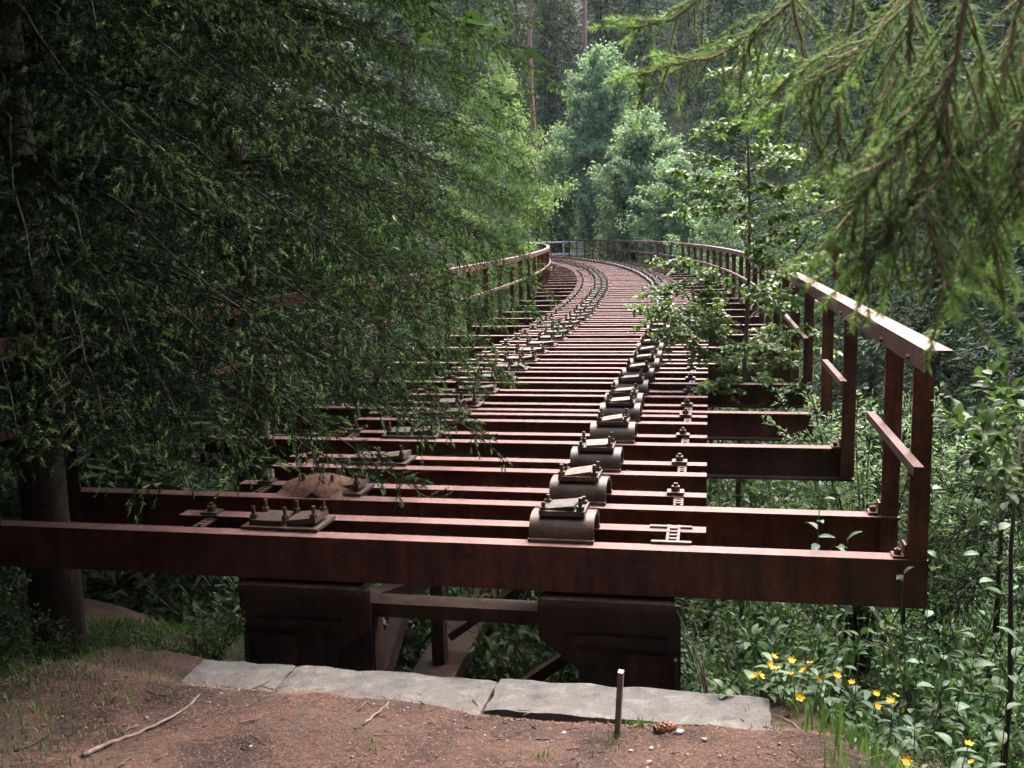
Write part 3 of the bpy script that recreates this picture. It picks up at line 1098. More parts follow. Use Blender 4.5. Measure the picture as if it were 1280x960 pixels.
def coarse_spruce(H, rmax, rng, zmin=0.5, levels=None, per=6, sprays=22, sc=1.0, bare=0.0, width=0.055):
    """whole spruce crown of spray triangles; origin at trunk foot"""
    P0, D, LN, TT, W = [], [], [], [], []
    levels = levels or int(H * 3.2)
    for k in range(levels):
        z = zmin + (H - zmin) * ((k + rng.random() * 0.6) / levels)
        frac = (z - zmin) / (H - zmin)
        Rr = rmax * (1 - frac) ** 0.85 * (0.8 + 0.35 * rng.random()) + 0.12
        if frac < bare: continue
        for b in range(per):
            az = rng.random() * 2 * math.pi
            L = Rr * (0.7 + 0.45 * rng.random())
            dh = np.array([math.cos(az), math.sin(az), 0])
            sh = np.array([-dh[1], dh[0], 0])
            ns = max(4, int(sprays * (0.35 + 0.65 * L / rmax)))
            t = (np.arange(ns) + rng.random(ns)) / ns
            t = 0.12 + 0.88 * t
            dr = 0.22 + 0.18 * rng.random()
            q = dh[None] * (L * t)[:, None]
            q = q + np.array([0, 0, z])[None]
            q[:, 2] += L * (0.08 * t - (dr + 0.08) * t ** 1.6 + 0.18 * np.clip(t - 0.7, 0, 1))
            q += sh[None] * (rng.normal(size=ns) * 0.16 * L * (1 - 0.5 * t))[:, None]
            for c in range(5):
                s_ = rng.choice([-1, 1], ns)
                dv = sh[None] * (s_ * (0.3 + 0.6 * rng.random(ns)))[:, None] + dh[None] * (0.35 + 0.5 * rng.random(ns))[:, None]
                dv[:, 2] = 0.05 - 0.75 * rng.random(ns)
                P0.append(q + rng.normal(size=(ns, 3)) * 0.05)
                D.append(unit(dv))
                LN.append((0.13 + 0.17 * rng.random(ns)) * sc)
                W.append(width * (0.7 + 0.7 * rng.random(ns)) * sc)
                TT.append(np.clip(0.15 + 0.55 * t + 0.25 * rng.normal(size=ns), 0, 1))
    P0, D = np.concatenate(P0), np.concatenate(D)
    LN, W, TT = np.concatenate(LN), np.concatenate(W), np.concatenate(TT)
    n = len(P0)
    wv = unit(np.cross(D, rng.normal(size=(n, 3)))) * W[:, None] * 0.5
    V = np.empty((n, 3, 3), dtype=np.float32)
    V[:, 0] = P0 - wv
    V[:, 1] = P0 + wv
    V[:, 2] = P0 + D * LN[:, None]
    return V.reshape(-1, 3), np.arange(n * 3).reshape(-1, 3), np.repeat(TT, 3)


def leaves(P, D, N, size, tint, ratio=0.62, fine=False, rng=RNG):
    """leaf quads (two or four triangles) at P pointing along D, upper side N"""
    n = len(P)
    D = unit(D)
    Sd = unit(np.cross(D, N))
    N = np.cross(Sd, D)
    sz = size[:, None] if hasattr(size, '__len__') else size
    w = sz * ratio * 0.5
    if not fine:
        V = np.empty((n, 4, 3), dtype=np.float32)
        V[:, 0] = P
        V[:, 1] = P + D * sz * 0.45 + Sd * w + N * w * 0.35
        V[:, 2] = P + D * sz - N * sz * 0.08
        V[:, 3] = P + D * sz * 0.45 - Sd * w + N * w * 0.35
        q = np.arange(n * 4).reshape(-1, 4)
        F = np.concatenate([q[:, [0, 1, 2]], q[:, [0, 2, 3]]])
        return V.reshape(-1, 3), F, np.repeat(tint, 4)
    V = np.empty((n, 8, 3), dtype=np.float32)
    V[:, 0] = P
    V[:, 1] = P + D * sz * 0.28 + Sd * w * 0.86 + N * w * 0.3
    V[:, 2] = P + D * sz * 0.62 + Sd * w * 0.8 + N * w * 0.2
    V[:, 3] = P + D * sz - N * sz * 0.14
    V[:, 4] = P + D * sz * 0.62 - Sd * w * 0.8 + N * w * 0.2
    V[:, 5] = P + D * sz * 0.28 - Sd * w * 0.86 + N * w * 0.3
    V[:, 6] = P + D * sz * 0.3
    V[:, 7] = P + D * sz * 0.64 - N * sz * 0.03
    q = np.arange(n * 8).reshape(-1, 8)
    F = np.concatenate([q[:, c] for c in ([0, 1, 6], [0, 6, 5], [1, 2, 7], [1, 7, 6], [6, 7, 4], [6, 4, 5], [2, 3, 7], [7, 3, 4])])
    return V.reshape(-1, 3), F, np.repeat(tint, 8)


def broadleaf(H, rng, crown_r, z0, nl, lsize, wood, lean=0.0, up=0.8, shape=1.0, leaves_per=42, trunk_r=0.09, spread=0.22, droop=0.0, ratio=0.7):
    """trunk, limbs and leaf cloud; returns leaf arrays and fills wood (MB)"""
    n = 12
    t = np.linspace(0, 1, n)
    tr = np.stack([lean * t ** 1.5 + 0.05 * np.sin(t * 7 + rng.random() * 6), 0.05 * np.sin(t * 6 + rng.random() * 6), H * t], 1)
    wood.tube([tuple(p) for p in tr], list(trunk_r * (1 - t) ** 0.8 + 0.008), 7)
    P, D, N, TT = [], [], [], []
    for k in range(nl):
        f = z0 + (1 - z0) * ((k + rng.random()) / nl)
        i = min(n - 2, int(f * (n - 1)))
        g = f * (n - 1) - i
        q = tr[i] * (1 - g) + tr[i + 1] * g
        rel = (f - z0) / (1 - z0)
        L = crown_r * (0.35 + 1.25 * math.sin(math.pi * min(1, rel * 0.8 + 0.2)) ** shape * 0.65) * (0.6 + 0.6 * rng.random())
        if rel > 0.85: L *= 0.6
        az = k * 2.4 + rng.random() * 0.9
        d = unit(np.array([math.cos(az), math.sin(az), up * (0.6 + 0.8 * rng.random())]))
        m = 6
        pts = [q]
        dd = d.copy()
        for _ in range(m):
            pts.append(pts[-1] + dd * L / m)
            dd = unit(dd + rng.normal(size=3) * 0.12 + np.array([0, 0, 0.04 - droop]))
        pts = np.array(pts)
        wood.tube([tuple(x) for x in pts], list(np.linspace(trunk_r * 0.28, 0.004, m + 1)), 4)
        nsub = max(3, int(L / 0.16))
        for j in range(nsub):
            tj = 0.2 + 0.8 * (j + rng.random()) / nsub
            ii = min(m - 1, int(tj * m))
            o = pts[ii] + (pts[ii + 1] - pts[ii]) * (tj * m - ii)
            sd_ = unit(rng.normal(size=3) + dd * 0.9 + np.array([0, 0, 0.15 - droop * 3]))
            l2 = (0.15 + 0.3 * rng.random()) * crown_r * 0.42
            e = o + sd_ * l2
            wood.tube([tuple(o), tuple(e)], [0.006, 0.003], 3)
            nn = max(3, int(leaves_per * (0.5 + rng.random())))
            u = rng.random(nn) ** 0.7
            pp = o[None] + (e - o)[None] * u[:, None] * 1.15 + rng.normal(size=(nn, 3)) * spread * l2
            P.append(pp)
            D.append(rng.normal(size=(nn, 3)) + sd_[None] * 0.6 + np.array([0, 0, -0.55 - droop * 3])[None])
            N.append(rng.normal(size=(nn, 3)) * 0.6 + np.array([0, 0, 1.0])[None])
            TT.append(np.clip(rng.normal(size=nn) * 0.22 + 0.5 + 0.15 * rng.normal(), 0, 1))
    P, D, N, TT = map(np.concatenate, (P, D, N, TT))
    sz = lsize * (0.65 + 0.7 * rng.random(len(P)))
    return leaves(P, D, N, sz, TT, ratio, rng=rng)


def shrub(h, rng, nst, spread, lsize, per_m, wood, fine=True, droop=0.25, side=5, ratio=0.5, clump=0.06):
    P, D, N, TT = [], [], [], []
    for k in range(nst):
        az = rng.random() * 6.283
        hh = h * (0.55 + 0.5 * rng.random())
        out = spread * (0.3 + 0.9 * rng.random())
        n = 9
        t = np.linspace(0, 1, n)
        b0 = np.array([math.cos(az), math.sin(az), 0]) * 0.08 * rng.random()
        ax = b0[None] + np.stack([math.cos(az) * out * t ** 1.6, math.sin(az) * out * t ** 1.6, hh * t - droop * out * t ** 3], 1) + rng.normal(size=(n, 3)) * 0.015
        wood.tube([tuple(p) for p in ax], list(np.linspace(0.011, 0.003, n)), 4)
        twigs = [ax[3:]]
        for j in range(side):
            f = 0.25 + 0.7 * rng.random()
            i = min(n - 2, int(f * (n - 1)))
            o = ax[i]
            d = unit(rng.normal(size=3) * np.array([1, 1, 0.4]) + np.array([0, 0, 0.55]))
            l = (0.18 + 0.3 * rng.random()) * h * 0.5
            pts = [o]
            for _ in range(3):
                pts.append(pts[-1] + d * l / 3)
                d = unit(d + np.array([0, 0, -0.08]) + rng.normal(size=3) * 0.1)
            wood.tube([tuple(p) for p in pts], [0.005, 0.004, 0.003, 0.002], 3)
            twigs.append(np.array(pts))
        for tw in twigs:
            L = np.linalg.norm(np.diff(tw, axis=0), axis=1).sum()
            nn = max(4, int(L * per_m))
            u = rng.random(nn) * (len(tw) - 1.001)
            i = u.astype(int)
            o = tw[i] + (tw[i + 1] - tw[i]) * (u - i)[:, None]
            dl = unit(tw[i + 1] - tw[i])
            rd = unit(rng.normal(size=(nn, 3)))
            P.append(o + rd * clump * rng.random(nn)[:, None])
            D.append(dl * 0.5 + rd + np.array([0, 0, -0.15])[None])
            N.append(np.array([0, 0, 1.0])[None] + rng.normal(size=(nn, 3)) * 0.45)
            TT.append(np.clip(0.45 + 0.25 * rng.normal(size=nn), 0, 1))
    P, D, N, TT = map(np.concatenate, (P, D, N, TT))
    sz = lsize * (0.6 + 0.75 * rng.random(len(P)))
    return leaves(P, D, N, sz, TT, ratio, fine, rng)


def make_tree(name, label, cat, trunk_me, crown_me, loc, rz=0.0, scale=1.0, group=None, crown='crown'):
    o = empty(name, loc)
    o.rotation_euler = (0, 0, rz)
    o.scale = (scale,) * 3 if not hasattr(scale, '__len__') else scale
    tag(o, label, cat, group)
    link('trunk', trunk_me, o)
    if crown_me is not None:
        link(crown, crown_me, o)
    return o


def unproj(px, py, dist):
    d = FW + RT * ((px - 640) / F_PX) + UP * ((480 - py) / F_PX)
    return np.array(Vector((0, 0, CAM_H)) + d * dist)


# ------------------------------------------------------------------ the spruces over the left side of the deck
def near_spruce(x, y, H, rngseed, specs, label, rad, nd, mat=M_SPR):
    rng = np.random.default_rng(rngseed)
    zb = T(x, y) - 0.1
    wood = MB()
    n = 16
    hs = np.linspace(0, H, n)
    wood.tube([(0.03 * math.sin(h * 0.7), 0.03 * math.cos(h * 0.9), h) for h in hs], list(rad * (1 - hs / H) ** 0.8 + 0.02), 14)
    A, B, TT = [], [], []
    tw = MB()
    for (z, az, L, droop, rise, dens, fresh, sec, dead) in specs(rng):
        a, b, t = spruce_branch(np.array([0, 0, z - zb]), az, L, rng, droop, rise, dens, fresh, sec, tw, dead)
        A += a; B += b; TT += t
    A, B, TT = np.concatenate(A), np.concatenate(B), np.concatenate(TT)
    parts = [needles(A, B, TT, nd[0], nd[1], nd[2], rng, fwd=0.6, nmin=nd[3], twig=0.002, core=nd[4], tipn=0.78)]
    print('near spruce shoots', len(A), 'tris', len(parts[0][1]))
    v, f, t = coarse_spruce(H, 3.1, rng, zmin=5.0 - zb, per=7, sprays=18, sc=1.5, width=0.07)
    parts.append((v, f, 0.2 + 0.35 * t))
    v, f, t = merge(parts)
    o = empty('spruce_tree', (x, y, zb))
    tag(o, label, 'tree')
    link('trunk', wood.mesh('spruce_trunk', M_BARK, True), o)
    link('branch_wood', tw.mesh('spruce_branch_wood', M_TWIG, True), o)
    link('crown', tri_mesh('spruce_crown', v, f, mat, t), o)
    return len(f)


def whorls(rng, z0, z1, step, sectors, length, dens, fresh, sec, deadz, dr0=0.2):
    """branches in tiers, so that lit boughs alternate with dark gaps"""
    out = []
    for z in np.arange(z0, z1, step):
        zz = z + rng.normal() * 0.05
        for a0, a1 in sectors:
            az = a0 + (a1 - a0) * rng.random()
            zb_ = zz + rng.normal() * 0.05
            out.append((zb_, R(az), length(az, zb_, rng), dr0 + 0.16 * rng.random(), 0.10 + 0.12 * rng.random(), dens, fresh * (0.6 + 0.8 * rng.random()), sec, zb_ < deadz and rng.random() < 0.45))
    return out


def specs_a(rng):
    def ln(az, z, g):
        L = 2.5 + 0.65 * g.random()
        if -52 < az < -5 and 0.7 < z < 2.7: L = 2.95 + 0.45 * g.random()
        if az < -60 and 1.7 < z < 3.4: L = 2.8 + 0.4 * g.random()
        return L
    sect = [(-95, -80), (-82, -66), (-70, -55), (-58, -44), (-46, -32), (-34, -20), (-22, -5), (-8, 15)]
    out = []
    for b in whorls(rng, 0.95, 5.3, 0.56, sect, ln, 1.0, 0.75, 0.55, 0.8, 0.40):
        b = list(b)
        dg = math.degrees(b[1])
        if b[0] < 0.85 and dg < -32: continue
        b[5] *= 0.97 if b[0] < 4.3 else 0.55
        if dg < -25: b[3] = min(b[3], max(0.12, (b[0] - 0.35) / b[2]))
        if dg < -56:
            if b[0] < 1.8: b[8] = rng.random() < 0.5          # bare dead twigs in the shade near the trunk
            else: b[6] = 0.95
        out.append(tuple(b))
    for z in (0.6, 0.75, 0.9, 1.05, 1.2):
        for az in (-60, -46, -32, -14, 4):
            out.append((z, R(az + rng.normal() * 5), 2.2 + 0.6 * rng.random(), 0.06 + 0.08 * rng.random(), 0.04, 0.8, 0.2, 0.5, rng.random() < 0.4))
    for z in np.arange(0.2, 4.4, 0.8):
        az = R(90 + 170 * rng.random())
        out.append((z, az, 2.0 + rng.random(), 0.35, 0.06, 0.5, 0.1, 0.5, z < 1.0))
    return out


def specs_b(rng):
    def ln(az, z, g):
        return (3.25 + 0.45 * g.random()) * (1.0 - 0.2 * abs(z - 2.6) / 3.5 if z < 3.5 else 1.0)
    sect = [(-110, -85), (-85, -62), (-65, -48), (-50, -34), (-36, -20), (-22, -6), (-8, 10), (8, 28)]
    out = []
    for b in whorls(rng, 0.55, 6.4, 0.56, sect, ln, 0.72, 0.9, 0.58, -1, 0.34):
        b = list(b)
        if b[0] > 4.6: b[5] *= 0.65
        if math.degrees(b[1]) < -85: b[5] *= 0.7
        out.append(tuple(b))
    for z in (1.3, 1.75, 2.2):
        for az in (-48, -30, -12, 6):
            out.append((z, R(az + rng.normal() * 6), 2.75 + 0.3 * rng.random(), 0.26 + 0.1 * rng.random(), 0.1, 0.6, 0.9, 0.6, False))
    return out


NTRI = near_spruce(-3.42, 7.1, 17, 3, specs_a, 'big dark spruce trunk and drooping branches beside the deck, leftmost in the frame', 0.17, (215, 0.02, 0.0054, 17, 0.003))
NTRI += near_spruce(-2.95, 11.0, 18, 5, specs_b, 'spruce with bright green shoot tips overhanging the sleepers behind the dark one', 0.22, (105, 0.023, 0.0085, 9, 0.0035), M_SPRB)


# ------------------------------------------------------------------ spruce on the right: twigs close to the lens
def right_spruce():
    rng = np.random.default_rng(23)
    tx, ty = 2.55, 1.15
    zb = T(tx, ty) - 0.1
    o = empty('spruce_tree', (tx, ty, zb))
    tag(o, 'spruce reaching in at the top right with orange twigs and pale fresh tips', 'tree')
    base = np.array([tx, ty, zb])
    wood = MB()
    hs = np.linspace(0, 13, 14)
    wood.tube([(0.02 * math.sin(h), 0.02 * math.cos(h), h) for h in hs], list(0.17 * (1 - hs / 13) ** 0.8 + 0.02), 12)
    link('trunk', wood.mesh('spruce_trunk', M_BARK, True), o)
    tw = MB()
    A, B, TT = [], [], []
    # leading stems: image points with distances, so that each hangs at its own depth
    stems = [
        ([(1225, -120), (1208, 0), (1188, 120), (1165, 185), (1140, 250), (1120, 285), (1085, 325)], 1.45, 1.38),
        ([(1195, 75), (1150, 160), (1105, 205), (1075, 250), (1050, 290)], 1.43, 1.36),
        ([(1185, 130), (1195, 215), (1150, 240), (1165, 300), (1185, 360)], 1.42, 1.34),
        ([(1300, -80), (1265, 40), (1250, 120), (1225, 200), (1235, 280), (1250, 330)], 1.55, 1.44),
        ([(1215, 20), (1235, 110), (1210, 190), (1215, 270), (1222, 345)], 1.5, 1.45),
        ([(1190, -90), (1110, 25), (1075, 65), (1040, 100), (1055, 150), (1040, 215)], 1.75, 1.62),
        ([(1075, 62), (1025, 80), (1010, 130), (1025, 195)], 1.72, 1.66),
        ([(1110, 25), (1120, 85), (1095, 140), (1088, 185)], 1.73, 1.6),
        ([(1100, -110), (1010, -10), (950, 30), (905, 75), (850, 75), (800, 95)], 2.1, 1.95),
        ([(1000, -80), (985, 20), (1015, 80), (1000, 120)], 1.95, 1.85),
        ([(955, 25), (930, 65), (925, 110)], 2.05, 2.0),
        ([(910, -60), (870, 10), (825, 30), (795, 35)], 2.2, 2.1),
        ([(1320, 60), (1290, 140), (1270, 190), (1280, 260)], 1.4, 1.36),
        ([(1290, -60), (1310, 40), (1275, 130), (1262, 200), (1270, 265)], 1.6, 1.5),
        ([(1150, -60), (1135, 30), (1140, 110), (1118, 180)], 1.6, 1.55),
        ([(1060, -60), (1075, 10), (1050, 60), (985, 95), (960, 130)], 1.9, 1.8),
    ]
    main = []
    for pts, d0, d1 in stems:
        k = len(pts)
        q = np.array([unproj(px, py, d0 + (d1 - d0) * i / (k - 1)) for i, (px, py) in enumerate(pts)]) - base
        # resample
        tt = np.linspace(0, k - 1, (k - 1) * 4 + 1)
        q = np.stack([np.interp(tt, np.arange(k), q[:, c]) for c in range(3)], 1)
        for _ in range(6):
            qs = q.copy()
            qs[1:-1] = (q[:-2] + 2 * q[1:-1] + q[2:]) / 4
            q = qs
        q = q + rng.normal(size=q.shape) * 0.0015
        main.append(q)
        L = np.linalg.norm(np.diff(q, axis=0), axis=1).sum()
        tw.tube([tuple(p) for p in q], list(np.linspace(0.0046 if pts[0][1] < -40 else 0.003, 0.0016, len(q))), 6)
        for j in range(len(q) - 1):
            A.append(q[j]); B.append(q[j + 1]); TT.append(0.45 if j < len(q) - 3 else 0.6)
        nsh = int(L / (0.015 if d0 < 1.7 else 0.026))
        for j in range(nsh):
            u = 0.12 + 0.88 * (j + rng.random()) / nsh
            i = min(len(q) - 2, int(u * (len(q) - 1)))
            p = q[i] + (q[i + 1] - q[i]) * (u * (len(q) - 1) - i)
            ax = unit(q[i + 1] - q[i])
            sv = unit(np.cross(ax, np.array(FW)) * (1 if j % 2 else -1) + rng.normal(size=3) * 0.45)
            l = (0.06 + 0.12 * rng.random()) * (1.15 - 0.6 * u)
            d = unit(ax * 0.75 + sv * 0.7 + np.array([0, 0, -0.45]))
            m = 3
            pp = [p]
            for _ in range(m):
                pp.append(pp[-1] + d * l / m)
                d = unit(d + np.array([0, 0, -0.07]) + rng.normal(size=3) * 0.05)
            tw.tube([tuple(x) for x in pp], [0.0019, 0.0017, 0.0014, 0.0011], 5)
            for a_, b__ in zip(pp[:-1], pp[1:]):
                A.append(a_); B.append(b__); TT.append(0.35 + 0.25 * rng.random())
            if rng.random() < 0.22 + 0.6 * u * u:
                e = pp[-1] + unit(d + np.array([0, 0, -0.1])) * (0.022 + 0.026 * rng.random())
                A.append(pp[-1]); B.append(e); TT.append(0.9 + 0.1 * rng.random())
        for kk in range(2 + (rng.random() < 0.5)):
            dd = unit(unit(q[-1] - q[-2]) + rng.normal(size=3) * 0.5)
            e = q[-1] + dd * (0.03 + 0.02 * rng.random())
            A.append(q[-1]); B.append(e); TT.append(1.0)
    # limbs that carry those stems from the trunk
    for q in (main[0], main[3], main[5], main[8], main[11]):
        st = np.array([0, 0, q[0][2] + 0.25])
        mid = (st + q[0]) / 2 + np.array([0, 0, 0.12])
        tw.tube([tuple(st), tuple(mid), tuple(q[0])], [0.03, 0.018, 0.007], 8)
    v1 = needles(np.array(A), np.array(B), np.array(TT), 1150, 0.0165, 0.002, rng, fwd=0.8, twig=0.0008, nmin=10, core=0.0)
    link('branch_wood', tw.mesh('spruce_twigs', M_TWIGO, True), o)
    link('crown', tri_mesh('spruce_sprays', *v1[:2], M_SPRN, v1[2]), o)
    # the rest of the tree, out of the frame: above and behind
    v, f, t = coarse_spruce(13, 1.3, rng, zmin=7.0, per=4, sprays=10, width=0.045)
    link('upper_crown', tri_mesh('spruce_upper_crown', v, f, M_SPRN, 0.2 + 0.4 * t), o)
    return len(v1[1])


NTRI += right_spruce()

# ------------------------------------------------------------------ wood on the slopes
far_sets = []
for k, (H, rm, zm) in enumerate(((18, 2.9, 1.2), (20, 2.5, 1.2), (16, 3.0, 1.2), (18, 3.2, 5.5))):
    rng = np.random.default_rng(100 + k)
    v, f, t = coarse_spruce(H, rm, rng, zmin=zm, per=6, sprays=20)
    cm = tri_mesh('far_spruce_crown', v, f, M_FSPR, t)
    NTRI += len(f)
    wd = MB()
    hs = np.linspace(0, H, 8)
    wd.tube([(0, 0, h) for h in hs], list(0.19 * (1 - hs / H) + 0.02), 8)
    far_sets.append((wd.mesh('far_spruce_trunk', M_BARK, True), cm))


def plant_spruce(x, y, label, group, sc=None, k=None):
    k = random.randrange(3) if k is None else k
    s = sc or random.uniform(0.8, 1.15)
    return make_tree('spruce_tree', label, 'tree', far_sets[k][0], far_sets[k][1], (x, y, T(x, y) - 0.2), random.uniform(0, 6.28), (s, s, s * random.uniform(0.95, 1.15)), group)


rr = random.Random(5)
spots = []


def free(x, y, dmin):
    return all((x - a) ** 2 + (y - b) ** 2 > dmin * dmin for a, b in spots)


# far slope behind the end of the viaduct
for row, y0 in enumerate((79, 86, 94, 103, 114)):
    for x0 in np.arange(-40, 62, 4.9):
        x = x0 + rr.uniform(-2, 2) + (row % 2) * 3
        y = y0 + rr.uniform(-2.5, 2.5)
        if abs(x) / y > 0.75: continue
        spots.append((x, y))
        plant_spruce(x, y, 'dark spruce in the dense wood on the slope beyond the viaduct', 'spruces of the far slope')
# right side of the valley
for (x, y) in [(9.5, 17), (13, 21), (10.5, 25), (15.5, 27), (12.5, 33), (17.5, 36), (20, 24), (14.5, 42), (20.5, 45), (12.2, 14), (16, 17), (23, 32), (11, 52), (17, 55), (24, 56), (27, 44), (14, 66), (22, 68), (31, 62), (18.5, 12)]:
    spots.append((x, y))
    plant_spruce(x + rr.uniform(-.5, .5), y, 'tall dark spruce in the wood to the right of the railing', 'spruces of the right bank', rr.uniform(0.95, 1.2))
# left side, in deep shade
for (x, y, lb) in [(-5.6, 9.0, 'dim spruce in deep shade just behind the big dark one'), (-6.2, 13.4, 'dim spruce in deep shade behind the overhanging spruces'), (-4.6, 15.8, 'shaded spruce behind the left railing past the overhanging spruce'), (-4.6, 21.5, 'shaded spruce outside the middle of the left railing'), (-5.0, 27.5, 'spruce outside the far bend of the left railing')]:
    plant_spruce(x, y, lb, None, rr.uniform(1.0, 1.15), 1 if y < 10 else None)
# the wood all round, with unseen trees added to block sky light
forest = empty('forest', (0, 0, -2))
tag(forest, 'dense dark spruce wood around the clearing, with unseen trees added to block light', 'forest', kind='stuff')
FO = []
for (x, y, k) in [(-2.5, 1.4, 3), (-2.9, 3.7, 3), (-1.9, -2.4, 3), (-3.9, 2.6, 3), (-7.4, 3.9, 2), (-5.5, -0.5, 3), (-7.5, 1.5, 3), (-8.6, 4.6, 3), (-9.0, 9.5, 0), (-7.0, -4.5, 2), (-4.6, -7.0, 0), (-1.6, -7.6, 1), (1.4, -8.2, 2), (4.3, -7.6, 0), (6.9, -5.4, 1), (9.6, 2.6, 1), (11.2, 6.4, 0), (10.4, -0.6, 2), (12.4, 3.4, 1), (13.5, 8.2, 2), (15.5, 1.5, 0), (16.5, 6, 1), (-3.2, 0.2, 3), (-0.6, -4.6, 3), (-1.7, 0.5, 3), (-6.3, 7.4, 0), (-7.0, 9.4, 1), (-5.0, 10.4, 1), (-7.4, 11.6, 0), (-4.9, 13.2, 2), (-7.2, 6.0, 2), (-6.2, 15.5, 0)]:
    FO.append((x, y, k))
for ang in np.arange(0, 360, 4.0):
    for r0 in (11, 15, 19.5, 25, 32):
        a = R(ang + rr.uniform(-6, 6))
        r_ = r0 * rr.uniform(0.9, 1.12)
        x, y = math.sin(a) * r_, math.cos(a) * r_ + (8 if r0 > 20 else 3)
        if rr.random() > (0.5, 0.62, 0.75, 0.9, 1.0)[(11, 15, 19.5, 25, 32).index(r0)]: continue
        if x > -5.0 and y > 2 and x < 34 + 0.2 * y: continue        # the open corridor of the viaduct and the right bank
        if x > 4 and y > -3: continue
        if any((x - q[0]) ** 2 + (y - q[1]) ** 2 < 5.5 for q in FO): continue
        FO.append((x, y, rr.randrange(3)))
for y in np.arange(36, 72, 4.2):
    for x in (-5.5, -9.5, -14, -19):
        FO.append((x + rr.uniform(-1, 1), y + rr.uniform(-1.5, 1.5), rr.randrange(3)))
for x, y, k in FO:
    sc_ = rr.uniform(0.95, 1.2)
    zz = T(x, y) - 0.2 + 2
    rz_ = rr.uniform(0, 6.28)
    for nm, me in (('trunk', far_sets[k][0]), ('crown', far_sets[k][1])):
        link(nm, me, forest, (x, y, zz), rz_, sc_)

# two pines with reddish stems
for (px, py0, d, H, lb) in ((666, 130, 70, 22, 'pine with a bare reddish stem rising above the pale willow'), (733, 60, 78, 25, 'pine with a reddish stem standing behind the pale aspen')):
    p = unproj(px, py0, d)
    rng = np.random.default_rng(int(px))
    x, y = p[0], p[1]
    wd = MB()
    hs = np.linspace(0, H, 10)
    wd.tube([(0.12 * math.sin(h * .4), 0, h) for h in hs], list(0.21 * (1 - hs / H) + 0.04), 8)
    v, f, t = coarse_spruce(H, 2.6, rng, zmin=H * 0.72, per=6, sprays=20, levels=24)
    make_tree('pine_tree', lb, 'tree', wd.mesh('pine_trunk', M_PBARK, True), tri_mesh('pine_crown', v, f, M_FSPR, t), (x, y, T(x, y) - 0.2))
    NTRI += len(f)


# pale broadleaf trees at the end of the viaduct
def leaf_tree(px, ptop, d, label, mat, bark, seed, crown_r, z0=0.15, up=0.9, nl=46, lsize=0.085, droop=0.0, lp_=40, shape=1.0, name='aspen_tree', tr=0.09, spread=0.3, ratio=0.7, sink=0.0):
    global NTRI
    rng = np.random.default_rng(seed)
    p = unproj(px, ptop, d)
    x, y = float(p[0]), float(p[1])
    zb = T(x, y) - 0.2 - sink
    H = float(p[2]) - zb
    wd = MB()
    v, f, t = broadleaf(H, rng, crown_r, z0, nl, lsize, wd, rng.normal() * 0.2, up, shape, lp_, tr, spread, droop, ratio)
    NTRI += len(f)
    o = empty(name, (x, y, zb))
    tag(o, label, 'tree')
    link('trunk', wd.mesh('tree_wood', bark, True), o)
    link('crown', tri_mesh('tree_crown', v, f, mat, t), o)
    return o


leaf_tree(752, 72, 62, 'tall pale blue-green aspen at the far end of the deck', M_ASPEN, M_BBARK, 31, 3.0, 0.08, 1.0, 90, 0.19, 0, 40, spread=0.42)
leaf_tree(700, 165, 66, 'slim grey-green aspen left of the tallest pale one', M_ASPEN, M_BBARK, 32, 2.2, 0.06, 1.0, 60, 0.18, 0, 36, spread=0.42)
leaf_tree(800, 150, 55, 'pale blue-green aspen with a white stem right of the tallest one', M_ASPEN, M_BBARK, 33, 2.7, 0.15, 0.8, 80, 0.17, 0, 38, spread=0.42)
leaf_tree(843, 205, 50, 'low pale aspen leaning over the curve of the right railing', M_ASPEN, M_BBARK, 34, 2.4, 0.1, 0.6, 64, 0.15, 0, 38, spread=0.42)
leaf_tree(628, 78, 42, 'yellow-green weeping birch hanging beside the left spruce', M_WILLOW, M_BBARK, 35, 2.5, 0.12, 0.7, 84, 0.11, 0.10, 46, ratio=0.6, spread=0.4, name='birch_tree')
leaf_tree(668, 205, 74, 'grey-green willow below the reddish pine stem', M_ASPEN, M_BBARK, 36, 2.2, 0.08, 0.8, 56, 0.12, 0.05, 42, spread=0.5, name='willow_tree')
leaf_tree(893, 215, 36, 'pale grey willow bush beyond the right railing', M_ASPEN, M_TWIG, 37, 1.9, 0.1, 0.8, 56, 0.09, 0, 42, spread=0.4, name='willow_tree')
leaf_tree(985, 250, 30, 'green alder rising below the right railing', M_SHRUB, M_TWIG, 38, 1.5, 0.1, 0.8, 44, 0.07, 0, 36, name='alder_tree')

# dark low firs under the pale trees at the far end
for (px, d, s) in ((700, 68, 0.22), (672, 66, 0.26), (735, 69, 0.2)):
    p = unproj(px, 300, d)
    plant_spruce(float(p[0]), float(p[1]), 'low dark fir under the pale trees at the end of the deck', 'low firs at the end of the deck', s)

# white barrier at the far end of the deck
bl, h = track(63.0, -1.9, 0)
br, _ = track(62.6, 2.0, 0)
br = Vector((5.0, 63.6, 0))
bl = Vector((0.4, 64.4, 0))
wb = empty('white_barrier', ((bl + br) / 2).to_tuple()[:2] + (T(*((bl + br) / 2)[:2]),))
WBL = Vector(wb.location)
tag(wb, 'white painted pole barrier across the far end of the viaduct', 'barrier')
link('top_rail', MB().tube([bl + Vector((0, 0, .85)), br + Vector((0, 0, 0.85))], 0.05, 8).mesh('barrier_rail', M_WHITE), wb, -WBL)
link('lower_rail', MB().tube([bl + Vector((0, 0, .1)), br + Vector((0, 0, 0.1))], 0.05, 8).mesh('barrier_low', M_WHITE), wb, -WBL)
for k in range(5):
    q = bl + (br - bl) * (k + 0.3) / 5
    link('post', MB().tube([(q.x, q.y, T(q.x, q.y) - 0.3), (q.x, q.y, 0.95)], 0.055, 8).mesh('barrier_post', M_WHITE), wb, -WBL)


